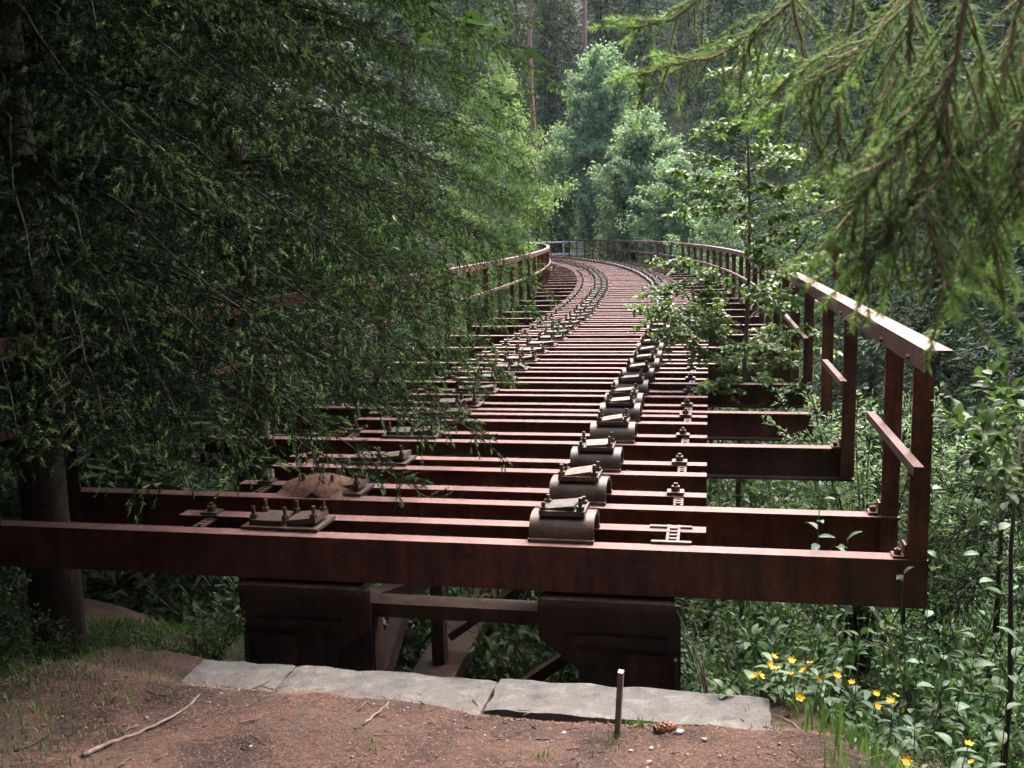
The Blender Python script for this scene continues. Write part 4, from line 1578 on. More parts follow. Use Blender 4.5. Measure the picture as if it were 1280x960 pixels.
# ------------------------------------------------------------------ young birch growing through the deck
def young_birch():
    global NTRI
    rng = np.random.default_rng(77)
    x, y = 2.42, 10.35
    zb = T(x, y) - 0.1
    wd = MB()
    top = 3.4
    zs = np.linspace(zb, top, 14)
    ax = np.array([[0.04 * math.sin(z * 1.3), 0.03 * math.cos(z * 1.1), z - zb] for z in zs])
    wd.tube([tuple(p) for p in ax], list(np.linspace(0.045, 0.006, 14)), 8)
    P, D, N, TT = [], [], [], []
    specs = []
    for z in np.arange(-1.5, 3.3, 0.075):
        az = rng.random() * 6.283
        L = 0.45 + 0.75 * rng.random() * (1 if z < 1.2 else 0.75)
        if z > 2.2: L *= 0.6
        specs.append((z, az, L))
    specs += [(0.25, R(190), 1.45), (0.32, R(215), 1.3), (0.75, R(178), 1.2), (0.05, R(205), 1.2), (0.9, R(170), 1.0), (0.1, R(250), 1.2), (0.5, R(200), 1.5),
              (-0.3, R(240), 1.0), (-0.2, R(300), .9), (0.0, R(350), .9), (1.9, R(175), .9), (2.1, R(160), .8), (1.8, R(0), .9), (0.6, R(10), .9)]
    for z, az, L in specs:
        o = np.array([np.interp(z, zs, ax[:, 0]), np.interp(z, zs, ax[:, 1]), z - zb])
        d = unit(np.array([math.cos(az), math.sin(az), 0.35 + 0.3 * rng.random()]))
        m = 7
        pts = [o]
        for _ in range(m):
            pts.append(pts[-1] + d * L / m)
            d = unit(d + np.array([0, 0, -0.07]) + rng.normal(size=3) * 0.07)
        pts = np.array(pts)
        wd.tube([tuple(p) for p in pts], list(np.linspace(0.008, 0.002, m + 1)), 4)
        tws = [pts[2:]]
        for j in range(int(L / 0.11)):
            f = 0.25 + 0.7 * rng.random()
            q = pts[int(f * m)]
            d2 = unit(rng.normal(size=3) * np.array([1, 1, 0.3]) + d * 0.6 + np.array([0, 0, 0.1]))
            l = 0.10 + 0.2 * rng.random()
            pp = np.array([q, q + d2 * l * 0.5, q + d2 * l + np.array([0, 0, -0.04])])
            wd.tube([tuple(p) for p in pp], [0.003, 0.002, 0.0015], 3)
            tws.append(pp)
        for tw in tws:
            l = np.linalg.norm(np.diff(tw, axis=0), axis=1).sum()
            nn = max(3, int(l * 88))
            u = rng.random(nn) * (len(tw) - 1.001)
            i = u.astype(int)
            q = tw[i] + (tw[i + 1] - tw[i]) * (u - i)[:, None]
            rd = unit(rng.normal(size=(nn, 3)) * np.array([1, 1, 0.4]))
            P.append(q + rd * 0.015)
            D.append(rd + np.array([0, 0, -0.35])[None])
            N.append(np.array([0, 0, 1.0])[None] + rng.normal(size=(nn, 3)) * 0.4)
            TT.append(np.clip(0.5 + 0.25 * rng.normal(size=nn), 0, 1))
    P, D, N, TT = map(np.concatenate, (P, D, N, TT))
    sz = 0.062 * (0.6 + 0.6 * rng.random(len(P)))
    v, f, t = leaves(P, D, N, sz, TT, 0.78, True, rng)
    NTRI += len(f)
    o = empty('birch_sapling', (x, y, zb))
    tag(o, 'young glossy-leaved birch growing up through the deck inside the right railing', 'tree')
    link('trunk', wd.mesh('sapling_wood', M_SAP, True), o)
    link('crown', tri_mesh('sapling_leaves', v, f, M_BIRCH, t), o)


young_birch()

# ------------------------------------------------------------------ shrubs on the right and below the deck
shrub_sets = []
for k, (h, nst, sp, ls, pm, ratio) in enumerate(((1.7, 13, 0.75, 0.075, 60, 0.48), (1.5, 15, 0.8, 0.05, 90, 0.6), (2.3, 14, 0.9, 0.06, 70, 0.42))):
    rng = np.random.default_rng(300 + k)
    wd = MB()
    v, f, t = shrub(h, rng, nst, sp, ls, pm, wd, True, ratio=ratio)
    NTRI += len(f)
    shrub_sets.append((wd.mesh('shrub_stems', M_TWIG), tri_mesh('shrub_leaves', v, f, M_SHRUB, t)))


def plant_shrub(x, y, k, label, group, sc=1.0, z=None):
    o = empty('shrub', (x, y, (T(x, y) if z is None else z) - 0.05))
    o.rotation_euler = (0, 0, random.uniform(0, 6.28))
    o.scale = (sc, sc, sc * random.uniform(0.9, 1.15))
    tag(o, label, 'shrub', group)
    link('stems', shrub_sets[k][0], o)
    link('crown', shrub_sets[k][1], o)
    return o


rs = random.Random(9)
n_s = 0
for (x, y, k, sc) in [(2.0, 4.9, 0, 0.8), (2.5, 5.6, 1, 1.0), (2.9, 6.4, 0, 1.15), (3.3, 7.4, 2, 1.1), (2.7, 4.6, 1, .9), (3.3, 5.2, 2, 1.0), (3.6, 6.3, 1, 1.3), (4.2, 7.3, 2, 1.25),
                      (1.75, 5.7, 1, .85), (2.0, 6.6, 0, 1.1), (1.5, 6.9, 2, 1.0), (3.9, 8.8, 0, 1.4), (3.2, 9.2, 2, 1.3), (4.8, 9.4, 1, 1.5), (5.4, 8.0, 0, 1.4),
                      (4.6, 6.0, 0, 1.2), (2.4, 8.2, 1, 1.25), (5.5, 11, 2, 1.5), (4.0, 11.2, 0, 1.5), (6.5, 10, 1, 1.6), (3.1, 11.6, 1, 1.5), (1.7, 8.6, 0, 1.1)]:
    plant_shrub(x + rs.uniform(-.1, .1), y, k, 'leafy shrub in the thicket below the right railing', 'shrubs below the right railing', sc)
for (x, y) in [(0.9, 7.2), (0.2, 8.0), (1.1, 9.4), (-0.4, 9.8), (0.5, 11.5), (-1.3, 8.6), (1.6, 12.5), (-0.5, 13), (2.6, 13.6), (1.0, 15), (3.6, 14.5), (4.6, 13.2), (6.2, 13.5), (7.5, 12), (5.4, 16), (3.0, 17.5), (7.4, 16), (4.8, 19), (7.2, 20), (6.2, 23.5), (8.6, 22), (7.4, 27), (9.2, 30), (8.2, 34), (9.8, 38), (7.8, 43), (9.5, 47), (6.6, 56), (8.0, 60), (-1.2, 16.5), (-2.2, 20), (-1.8, 24), (-1.5, 29), (-1.2, 35), (-1.8, 41), (-1.6, 48), (-2.4, 55)]:
    plant_shrub(x, y, rs.randrange(3), 'shrub in the valley undergrowth seen past the sleepers', 'shrubs of the valley floor', min(rs.uniform(1.4, 2.3), (-0.55 - T(x, y)) / 2.0 if dist_track(x, y) < 3.4 else 9))



# ------------------------------------------------------------------ foreground: stake, sticks, stones, litter
def on_ground(px, py, lift=0.0):
    o = Vector((0, 0, CAM_H))
    d = FW + RT * ((px - 640) / F_PX) + UP * ((480 - py) / F_PX)
    lo = 0.5
    while lo < 12:
        p = o + d * lo
        if p.z < T(p.x, p.y): break
        lo += 0.05
    lo, hi = lo - 0.05, lo
    for _ in range(30):
        m = (lo + hi) / 2
        p = o + d * m
        if p.z > T(p.x, p.y): lo = m
        else: hi = m
    p = o + d * lo
    return Vector((p.x, p.y, T(p.x, p.y) + lift))


p = on_ground(772, 918)
st = MB()
up_ = Vector((0.05, -0.06, 1)).normalized()
sx_ = Vector((0.95, -0.3, 0)).normalized()
sx_ = (sx_ - up_ * sx_.dot(up_)).normalized()
st.box(up_ * 0.10, (0.022, 0.03, 0.36), (sx_, up_.cross(sx_), up_), 0.001)
tag(link('iron_stake', st.mesh('iron_stake', M_IRON), None, p), 'short weathered iron stake standing in the dirt before the coping slabs', 'stake')

rg = random.Random(4)


def stick(name, pts, r0, r1, label, mat=M_DEAD, lift=0.008):
    w_ = [on_ground(a, b, lift) for a, b in pts]
    base = w_[0].copy()
    q = []
    for a, b in zip(w_[:-1], w_[1:]):
        for k in range(4):
            q.append(a.lerp(b, k / 4) - base + Vector([rg.uniform(-.004, .004) for _ in range(3)]))
    q.append(w_[-1] - base)
    n = len(q)
    o = link(name, MB().tube(q, [r0 + (r1 - r0) * k / (n - 1) for k in range(n)], 7).mesh(name, mat, True), None, base)
    return tag(o, label, 'stick')


stick('fallen_stick', [(105, 946), (130, 934), (165, 922), (200, 906), (232, 888), (248, 872), (262, 850)], 0.011, 0.003, 'long pale curved stick lying on the brown needles')
stick('fallen_stick', [(455, 908), (470, 895), (486, 879)], 0.007, 0.003, 'short grey stick lying against the coping slab')
stick('fallen_stick', [(300, 905), (320, 900), (336, 893)], 0.004, 0.002, 'thin twig on the needles between the long stick and the coping')
stick('fallen_stick', [(20, 940), (45, 930), (62, 920)], 0.006, 0.003, 'small dark twig in the grass at the bottom left', M_TWIG)
stick('fallen_stick', [(1010, 925), (990, 905), (960, 893)], 0.004, 0.002, 'thin stalk on the dirt past the end of the coping')


def stone_mesh(seed, r, flat=0.55):
    q = random.Random(seed)
    import bmesh
    bm = bmesh.new()
    bmesh.ops.create_icosphere(bm, subdivisions=1, radius=1.0)
    for v in bm.verts:
        v.co *= r * q.uniform(0.7, 1.2)
        v.co.z *= flat
    me = bpy.data.meshes.new('stone')
    bm.to_mesh(me)
    bm.free()
    me.materials.append(M_STONE)
    return me


ST = [stone_mesh(k, 1.0) for k in range(4)]
for k, (px, py, r, lb) in enumerate([(752, 898, .013, 'flat white pebble left of the iron stake by the coping'), (852, 899, .016, 'largest white pebble by the coping right of the stake'),
                                     (705, 917, .012, 'tan pebble on the dirt left of the stake'), (814, 936, .013, 'grey pebble right of the foot of the stake'), (789, 939, .011, 'small orange pebble beside the foot of the stake'),
                                     (812, 954, .014, 'grey pebble at the bottom edge right of the stake'), (850, 916, .02, 'half-buried grey stone beyond the brown clump'), (880, 925, .015, 'dark pebble near the right end of the coping')]):
    o = link('pebble', ST[k % 4], None, on_ground(px, py, r * 0.25), rg.uniform(0, 6), r)
    tag(o, lb, 'pebble')
# spruce cone / brown clump
cb = MB()
for k in range(9):
    for j in range(7):
        a = 2 * math.pi * (j + 0.5 * (k % 2)) / 7
        rr_ = 0.02 * math.sin(math.pi * (k + 1.2) / 10.5) + 0.004
        x = -0.045 + k * 0.010
        c = Vector((x, math.cos(a) * rr_, math.sin(a) * rr_))
        n_ = Vector((0.35, math.cos(a), math.sin(a))).normalized()
        t_ = Vector((0, -math.sin(a), math.cos(a)))
        cb.box(c, (0.013, 0.003, 0.016), (t_, n_, t_.cross(n_)))
tag(link('spruce_cone', cb.mesh('spruce_cone', M_CONE), None, on_ground(833, 913, 0.014), 0.3), 'brown spruce cone on the dirt right of the iron stake', 'cone')

# litter of needles, gravel, grass and moss
rng = np.random.default_rng(61)


def scatter(n, x0, x1, y0, y1, keep=None):
    x = rng.uniform(x0, x1, n)
    y = rng.uniform(y0, y1, n)
    if keep is not None:
        k = keep(x, y)
        x, y = x[k], y[k]
    return x, y


def gz(x, y):
    z = terr(x, y)
    r_ = np.array([mnoise.noise(Vector((a * 5, b * 5, 0))) * 0.016 + mnoise.noise(Vector((a * 5, b * 5, 0)) * 3.7) * 0.008 for a, b in zip(x, y)])
    return z + r_


def uofs(x, y):
    return (x - EDGE_P.x) * EDGE_N.x + (y - EDGE_P.y) * EDGE_N.y


x, y = scatter(60000, -2.9, 1.7, 3.2, 4.75, lambda x, y: uofs(x, y) < -0.26 + 0.10 * rng.random(len(x)) ** 2 * 2.0 - 0.05)
dens = np.array([mnoise.noise(Vector((a * 2.5, b * 2.5, 3))) for a, b in zip(x, y)])
k = rng.random(len(x)) < 0.62 + 0.7 * dens
x, y = x[k], y[k]
z = np.maximum(gz(x, y), np.where(uofs(x, y) > -0.5, -0.6, -9)) + 0.004 + 0.006 * rng.random(len(x))
z = np.where((uofs(x, y) > -0.33) & (x > -2.2) & (x < 1.15), np.maximum(z, -0.503), z)
n = len(x)
P = np.stack([x, y, z], 1)
an = rng.uniform(0, 6.283, n)
D = np.stack([np.cos(an), np.sin(an), rng.normal(size=n) * 0.25], 1)
W = np.stack([-np.sin(an), np.cos(an), rng.normal(size=n) * 0.3], 1) * (0.0010 + 0.0009 * rng.random(n))[:, None]
LN = (0.010 + 0.010 * rng.random(n))[:, None]
V = np.stack([P - D * LN / 2 - W, P - D * LN / 2 + W, P + D * LN / 2], 1)
tag(link('needle_litter', tri_mesh('needle_litter', V, np.arange(n * 3), M_LITTER)), 'reddish brown fallen spruce needles covering the dirt before the coping', 'litter', kind='stuff')

sv_, sf_ = [], []
import bmesh as _bm
tmp = _bm.new()
_bm.ops.create_icosphere(tmp, subdivisions=1, radius=1.0)
IV = np.array([v.co[:] for v in tmp.verts])
IFc = np.array([[v.index for v in f.verts] for f in tmp.faces])
tmp.free()
x, y = scatter(900, -2.4, 1.5, 3.2, 4.5, lambda x, y: uofs(x, y) < -0.3)
wgt = np.exp(-((x - 0.45) / 0.9) ** 2)
k = rng.random(len(x)) < 0.15 + 0.85 * wgt
x, y = x[k], y[k]
z = gz(x, y)
n0 = 0
for a, b, c in zip(x, y, z):
    r_ = 0.003 + 0.007 * rng.random() ** 3
    v = IV * (0.75 + 0.4 * rng.random((len(IV), 1))) * r_ * np.array([1, 1, 0.6]) + np.array([a, b, c + r_ * 0.3])
    sv_.append(v)
    sf_.append(IFc + n0)
    n0 += len(IV)
tag(link('gravel', tri_mesh('gravel', np.concatenate(sv_), np.concatenate(sf_), M_STONE)), 'small pale gravel bits scattered through the needles', 'gravel', kind='stuff')


def blades(x, y, h, wd, label, name, mat=M_HERB, z=None, tl=0.45):
    n = len(x)
    z = gz(x, y) if z is None else z
    P = np.stack([x, y, z - 0.01], 1)
    an = rng.uniform(0, 6.283, n)
    out = np.stack([np.cos(an), np.sin(an), np.zeros(n)], 1) * (tl * rng.random(n))[:, None]
    hh = h * (0.5 + 0.8 * rng.random(n))
    up = np.array([0, 0, 1.0])[None]
    S = np.stack([-np.sin(an), np.cos(an), np.zeros(n)], 1) * (wd * (0.6 + 0.7 * rng.random(n)))[:, None]
    m = P + (up + out * 0.5) * (hh * 0.55)[:, None]
    t = P + (up * 0.9 + out * 1.6) * hh[:, None]
    V = np.stack([P - S, P + S, m + S * 0.7, m - S * 0.7, t], 1)
    q = np.arange(n * 5).reshape(-1, 5)
    F = np.concatenate([q[:, [0, 1, 2]], q[:, [0, 2, 3]], q[:, [3, 2, 4]]])
    tt = np.repeat(np.clip(0.4 + 0.3 * rng.normal(size=n), 0, 1), 5)
    return tag(link(name, tri_mesh(name, V, F, mat, tt)), label, 'grass', kind='stuff')


x, y = scatter(5200, -3.4, -1.55, 3.6, 5.1, lambda x, y: (rng.random(len(x)) < np.clip((-1.5 - x) / 0.9, 0.04, 1)) & (uofs(x, y) < 0.15))
blades(x, y, 0.05, 0.003, 'short dim grass and moss at the left edge of the yard', 'grass')
x, y = scatter(1700, 0.75, 2.4, 3.3, 4.7, lambda x, y: (rng.random(len(x)) < np.clip((x - 0.95 - 0.15 * np.sin(y * 9)) / 0.45, 0.015, 1)) & (uofs(x, y) < 0.3))
blades(x, y, 0.06, 0.0035, 'light green grass at the bottom right beside the flowers', 'grass')
x = np.concatenate([rng.normal(c, s, n_) for c, s, n_ in ((0.50, 0.03, 70), (0.37, 0.05, 25), (0.08, 0.03, 22), (0.3, 0.02, 16), (-0.6, 0.03, 14), (-1.35, 0.03, 22), (0.68, 0.05, 30), (-1.1, 0.03, 10), (0.95, 0.06, 60))])
y = np.concatenate([rng.normal(c, s, n_) for c, s, n_ in ((3.93, 0.03, 70), (3.75, 0.05, 25), (3.62, 0.03, 22), (4.08, 0.02, 16), (3.72, 0.03, 14), (4.4, 0.03, 22), (4.05, 0.02, 30), (3.8, 0.03, 10), (4.0, 0.04, 60))])
blades(x, y, 0.05, 0.003, 'sparse grass tufts around the stake and along the slabs', 'grass')


# ------------------------------------------------------------------ plants at the right and round the abutment
def big_leaf(length, wd, seed):
    q = random.Random(seed)
    n = 7
    vs, fs = [], []
    for k in range(n + 1):
        t = k / n
        wv = wd * math.sin(math.pi * min(1, t * 0.93 + 0.05)) ** 0.8
        zz = 0.12 * length * math.sin(t * 2.2) - 0.25 * length * t * t
        vs += [(-wv, length * t, zz + wv * 0.25), (0, length * t, zz), (wv, length * t, zz + wv * 0.25)]
        if k:
            b = 3 * (k - 1)
            fs += [(b, b + 1, b + 4, b + 3), (b + 1, b + 2, b + 5, b + 4)]
    me = MB().add(vs, fs).mesh('leaf', M_BIG, True)
    return me


M_BIG = leaf_mat('broad_leaf', [(0.0, (0.10, 0.16, 0.085)), (1.0, (0.13, 0.2, 0.1))], 0.5, 0.3, 0.35, 0.05, 0.7)
BL = [big_leaf(1.0, 0.24, 1), big_leaf(1.0, 0.3, 2), big_leaf(1.0, 0.17, 3)]


def leafy_plant(name, root, top, nl, lsz, label, cat='plant', group=None, k=0, start=0.2, curl=0.5, seed=0, rstem=0.004):
    q = random.Random(seed)
    o = empty(name, root)
    tag(o, label, cat, group)
    d = Vector(top) - Vector(root)
    pts = [d * t + Vector((0.04 * math.sin(t * 4 + seed), 0.03 * math.sin(t * 3), 0)) * d.length * t for t in [i / 6 for i in range(7)]]
    link('stem', MB().tube(pts, [rstem * (1 - 0.6 * i / 6) for i in range(7)], 5).mesh('stem', M_STEM, True), o)
    for i in range(nl):
        t = start + (1 - start) * (i + 0.5) / nl
        j = min(5, int(t * 6))
        p_ = pts[j].lerp(pts[j + 1], t * 6 - j)
        l = link('leaf', BL[k], o, p_, 0, lsz * (1.15 - 0.5 * t) * q.uniform(0.75, 1.2))
        l.rotation_euler = (q.uniform(0.0, 0.9) * curl + (0.6 if i == nl - 1 else 0), q.uniform(-.4, .4), i * 2.3 + q.uniform(-.4, .4))
    return o


def up_pt(px, py, d):
    return Vector(unproj(px, py, d))


# seedling behind the first beam, leaf pair on its face
b_ = up_pt(1027, 690, 4.95)
leafy_plant('willow_seedling', b_ + Vector((0, 0, -0.2)), up_pt(1025, 612, 4.9), 9, 0.11, 'slender willow seedling sprouting behind the front beam', k=2, start=0.35, seed=3)
b_ = up_pt(1052, 692, 4.95)
leafy_plant('willow_seedling', b_ + Vector((0, 0, -0.2)), up_pt(1058, 672, 4.93), 3, 0.12, 'low two-leaved seedling beside the slender one', k=2, start=0.6, seed=5)
b_ = up_pt(1134, 745, 4.66)
leafy_plant('leaf_sprig', b_ + Vector((0.0, 0.0, -0.5)), up_pt(1134, 716, 4.64), 3, 0.085, 'dark sprig against the right end of the front beam', k=1, start=0.92, seed=8)

# broad pale leaves in the thicket
WEED = ['pale broad-leaved weed behind the leftmost yellow flowers', 'two-leaved weed peeping over the coping beside the dry stalks', 'broad-leaved weed among the yellow flowers past the coping end',
        'tall broad-leaved weed below the right end of the front beam', 'broad-leaved weed just outside the nearest railing post', 'broad-leaved weed level with the end of the mid-rail at the right',
        'highest broad-leaved weed at the right edge of the thicket', 'broad-leaved weed behind the protruding end of the mid-rail', 'broad-leaved weed under the front beam above the flowers',
        'broad-leaved weed close under the front beam, left of its end', 'broad-leaved weed at the right edge beside the thin sapling stem', 'low broad-leaved weed at the bottom right below the flowers',
        'narrow-leaved weed in the bottom right corner', 'narrow-leaved weed in the grass at the bottom right']
FLOW = ['leftmost yellow flowers, just past the end of the coping', 'topmost yellow flowers beside the pale broad leaves', 'yellow flowers in the middle of the cluster by the abutment', 'yellow flowers right of the main cluster by the abutment',
        'yellow flowers low among the grass, right of the coping end', 'yellow flowers just above the grass clump at the coping end', 'single low yellow flower nearest the coping corner', 'separate clump of four yellow flowers right of the main cluster',
        'yellow flowers right of the four-flowered clump', 'two yellow flowers in the bottom right corner']
for i, (px, py, d, hh, nl, sz, k) in enumerate([(972, 798, 4.7, 0.7, 7, 0.13, 1), (905, 858, 4.45, 0.3, 4, 0.10, 1), (1000, 835, 4.6, 0.5, 6, 0.12, 0), (1200, 830, 4.5, 0.9, 8, 0.16, 0), (1150, 700, 5.6, 1.2, 8, 0.14, 1), (1215, 640, 5.4, 1.2, 8, 0.15, 0),
                                               (1255, 560, 5.6, 1.3, 8, 0.14, 1), (1188, 545, 6.2, 1.2, 7, 0.13, 1), (1085, 800, 4.9, 0.8, 8, 0.14, 0), (1050, 770, 5.2, 1.0, 8, 0.13, 0), (1265, 770, 4.3, 0.9, 8, 0.15, 0), (1140, 900, 4.2, 0.6, 7, 0.12, 0), (1230, 920, 4.0, 0.6, 7, 0.12, 2), (1060, 930, 4.1, 0.4, 7, 0.10, 2)]):
    t_ = up_pt(px, py, d)
    g_ = T(t_.x, t_.y)
    leafy_plant('broad_leaved_plant', (t_.x + 0.05, t_.y + 0.05, min(g_, t_.z - 0.15)), t_, nl, sz * 0.78, WEED[i], 'plant', None, k, 0.45, 0.7, i)

# yellow flowers
fl = MB()
for k in range(6):
    a = 2 * math.pi * k / 6
    for rr_, zz in ((0.7, 0.55), ):
        ca, sa = math.cos(a), math.sin(a)
        ta, tb = -sa, ca
        vs = [(0, 0, 0), (ca * .5 + ta * .42, sa * .5 + tb * .42, .35), (ca * .95, sa * .95, .75), (ca * .5 - ta * .42, sa * .5 - tb * .42, .35)]
        fl.add(vs, [(0, 1, 2, 3)])
fl.tube([(0, 0, 0), (0, 0, 0.4)], [0.3, 0.36], 7)
ME_FL = fl.mesh('flower', M_YEL)
Z6 = [(337, 592), (322, 622), (397, 605), (463, 615), (445, 638), (397, 655), (275, 658), (290, 655), (350, 635), (485, 668), (505, 665), (548, 655), (600, 678), (425, 725), (463, 700), (390, 782), (518, 800), (345, 855), (680, 715), (678, 755), (730, 740), (742, 722), (770, 775), (988, 885), (1003, 945), (780, 940)]
groups = [[6, 7, 1], [0, 8, 2], [3, 4, 5], [9, 10, 11], [12, 14, 13], [15, 16], [17], [18, 19, 20, 21], [22, 25], [23, 24]]
for gi, g in enumerate(groups):
    pts = []
    for k in g:
        px, py = 840 + Z6[k][0] / 2.667, 600 + Z6[k][1] / 2.667
        pts.append(up_pt(px, py, 4.35 + 0.25 * ((k * 7) % 5) / 5 - (0.25 if py > 900 else 0)))
    c = sum(pts, Vector()) / len(pts)
    rt = Vector((c.x + 0.02, c.y + 0.03, min(T(c.x, c.y), c.z - 0.25)))
    o = empty('flowering_plant', rt)
    tag(o, FLOW[gi], 'plant')
    for k, p_ in zip(g, pts):
        e = p_ - rt
        mid = e * 0.55 + Vector((0.03 * math.sin(k), 0.03, 0))
        link('stem', MB().tube([(0, 0, 0), mid, e], [0.003, 0.0025, 0.002], 4).mesh('flower_stem', M_STEM), o)
        f_ = link('flower', ME_FL, o, e, k, 0.019 + 0.006 * ((k * 5) % 3) / 2)
        f_.rotation_euler = (0.5 * math.sin(k * 2.1) + 0.3, 0.5 * math.cos(k * 1.7), k)
        for j in range(4):
            l = link('leaf', BL[2], o, mid * (0.5 + 0.35 * j), 0, 0.07 + 0.02 * (j % 2))
            l.rotation_euler = (0.2, 0, k + j * 2.2)

# herbs on the slope at the right
x, y = scatter(2000, 1.15, 3.4, 3.0, 5.6, lambda x, y: (uofs(x, y) < 1.6))
blades(x, y, 0.16, 0.006, 'tall grass and herbs on the shaded slope at the right', 'undergrowth', M_HERB, terr(x, y))

# dead stems beside the right girder
p0 = up_pt(882, 856, 4.8)
p0.z -= 0.5
o = empty('dry_weed', p0)
tag(o, 'dry brown weed stalks leaning against the right girder end', 'weed')
for k, (a, b, r0) in enumerate((((884, 858), (846, 762), 0.006), ((880, 856), (852, 790), 0.004), ((882, 852), (868, 775), 0.004))):
    q0, q1 = up_pt(*a, 4.8) - p0, up_pt(*b, 4.95) - p0
    link('stalk', MB().tube([Vector((0.01 * k, 0, 0)), q0, q0.lerp(q1, 0.5) + Vector((0.01, 0, 0)), q1], [r0, r0, r0 * 0.8, r0 * 0.5], 5).mesh('dry_stalk', M_DEAD, True), o)

# thin sapling at the right edge
t_ = up_pt(1276, 540, 4.7)
g_ = up_pt(1252, 960, 4.6)
o = empty('alder_sapling', g_ + Vector((0, 0, -0.3)))
tag(o, 'thin bare-stemmed sapling at the right edge in front of the thicket', 'tree')
e = t_ - Vector(o.location)
link('trunk', MB().tube([(0, 0, 0), e * 0.35 + Vector((0.02, 0, 0)), e * 0.7 - Vector((0.015, 0, 0)), e], [0.017, 0.014, 0.010, 0.005], 7).mesh('sapling_stem', M_TWIG, True), o)
rng2 = np.random.default_rng(88)
wd = MB()
v, f, t = shrub(0.9, rng2, 7, 0.5, 0.065, 55, wd, True, side=4, ratio=0.6)
link('crown', tri_mesh('sapling_leaves', v + np.array(e * 0.72)[None], f, M_SHRUB, t), o)

# small spruces in the thicket on the right, their tips fresh green
def young_spruce(px, py, d, H, seed, label):
    rng = np.random.default_rng(seed)
    tp = unproj(px, py, d)
    o = empty('spruce_sapling', (tp[0], tp[1], tp[2] - H))
    tag(o, label, 'tree')
    link('trunk', MB().tube([(0, 0, 0), (0, 0, H * 0.5), (0, 0, H)], [0.02, 0.012, 0.004], 6).mesh('sapling_trunk', M_BARK, True), o)
    A, B, TT = [], [], []
    tw = MB()
    for z in np.arange(0.25, H, 0.15):
        for k in range(4):
            L = 0.62 * (1 - z / H) ** 0.8 * (0.8 + 0.4 * rng.random()) * H / 1.6 + 0.06
            a, b, t = spruce_branch(np.array([0, 0, z]), rng.random() * 6.283, L, rng, 0.02, 0.25, 1.0, 0.9, 0.22, tw)
            A += a; B += b; TT += t
    v, f, t = needles(np.concatenate(A), np.concatenate(B), np.concatenate(TT), 200, 0.02, 0.005, rng, nmin=8, core=0.004)
    link('branch_wood', tw.mesh('sapling_branch_wood', M_TWIG), o)
    link('crown', tri_mesh('sapling_needles', v, f, M_SPR, t), o)


young_spruce(1262, 462, 6.2, 1.7, 41, 'young spruce with fresh green tips at the right edge below the hanging twigs')
young_spruce(1140, 470, 8.5, 2.2, 42, 'young spruce just outside the nearest railing posts')

# pale willow bush beyond the near railing posts
rng2 = np.random.default_rng(91)
wd = MB()
v, f, t = shrub(2.6, rng2, 18, 0.7, 0.05, 120, wd, False, side=7, ratio=0.4, clump=0.05)
t_ = up_pt(1192, 500, 9.0)
o = empty('willow_bush', (t_.x, t_.y, t_.z - 2.5))
tag(o, 'pale blue-green willow bush standing behind the end of the near railing', 'shrub')
link('stems', wd.mesh('willow_stems', M_TWIG), o)
link('crown', tri_mesh('willow_bush_leaves', v, f, M_ASPEN, t), o)
o2 = empty('willow_bush', (up_pt(1085, 480, 8.2).x, up_pt(1085, 480, 8.2).y, up_pt(1085, 480, 8.2).z - 2.5))
o2.rotation_euler.z = 2
tag(o2, 'grey-green willow bush seen between the near railing posts', 'shrub')
link('stems', o.children[0].data, o2)
link('crown', o.children[1].data, o2)

# needles and dust caught on the near sleepers
PN = []
for i_, s_ in enumerate(offs[:8]):
    for ds in (0.0, 0.31):
        m_ = int(420 / (1 + 0.5 * i_))
        lim = 2.4 if (ds == 0 and i_ in longs) else 1.4
        oo = np.where(rng.random(m_) < 0.6, -np.abs(rng.normal(0.9, 0.7, m_)), rng.uniform(-lim, lim, m_))
        for o_ in np.clip(oo, -lim, lim):
            q, h_ = track(s_ + ds, float(o_), 0.008)
            q = q + Vector((math.sin(h_), math.cos(h_), 0)) * rng.uniform(0.01, 0.095)
            PN.append(q[:])
PN = np.array(PN)
n = len(PN)
an = rng.uniform(0, 6.283, n)
D = np.stack([np.cos(an), np.sin(an), rng.normal(size=n) * 0.1], 1) * (0.006 + 0.006 * rng.random(n))[:, None]
W = np.stack([-np.sin(an), np.cos(an), rng.normal(size=n) * 0.3], 1) * 0.0016
tag(link('sleeper_litter', tri_mesh('sleeper_litter', np.stack([PN - D - W, PN - D + W, PN + D], 1), np.arange(n * 3), M_LITTER)), 'fallen needles caught on the tops of the near sleepers', 'litter', kind='stuff')

# needle drift on the second sleeper pair
pp, h = track(0.74 + 0.2, -0.86, 0.03)
nv = []
nf = []
N_ = 12
for i in range(N_ + 1):
    for j in range(N_ + 1):
        a, b = i / N_ * 2 - 1, j / N_ * 2 - 1
        rr_ = math.hypot(a, b)
        nv.append((a * 0.26, b * 0.17, 0.075 * max(0, 1 - rr_ ** 1.6) + 0.012 * mnoise.noise(Vector((a * 3, b * 3, 1))) - (0.03 if rr_ > 1 else 0)))
for i in range(N_):
    for j in range(N_):
        k = i * (N_ + 1) + j
        nf.append((k, k + N_ + 1, k + N_ + 2, k + 1))
o = empty('needle_drift', pp)
o.rotation_euler.z = -h
tag(o, 'small drift of orange-brown needles heaped on a base plate of the second sleeper', 'litter')
link('mound', MB().add(nv, nf).mesh('needle_mound', M_LITTER, True), o)
x, y = rng.uniform(-.26, .26, 1500), rng.uniform(-.17, .17, 1500)
k = (x / .26) ** 2 + (y / .17) ** 2 < 1
x, y = x[k], y[k]
z = 0.075 * (1 - np.hypot(x / .26, y / .17) ** 1.6) + 0.006
n = len(x)
P = np.stack([x, y, z], 1)
an = rng.uniform(0, 6.283, n)
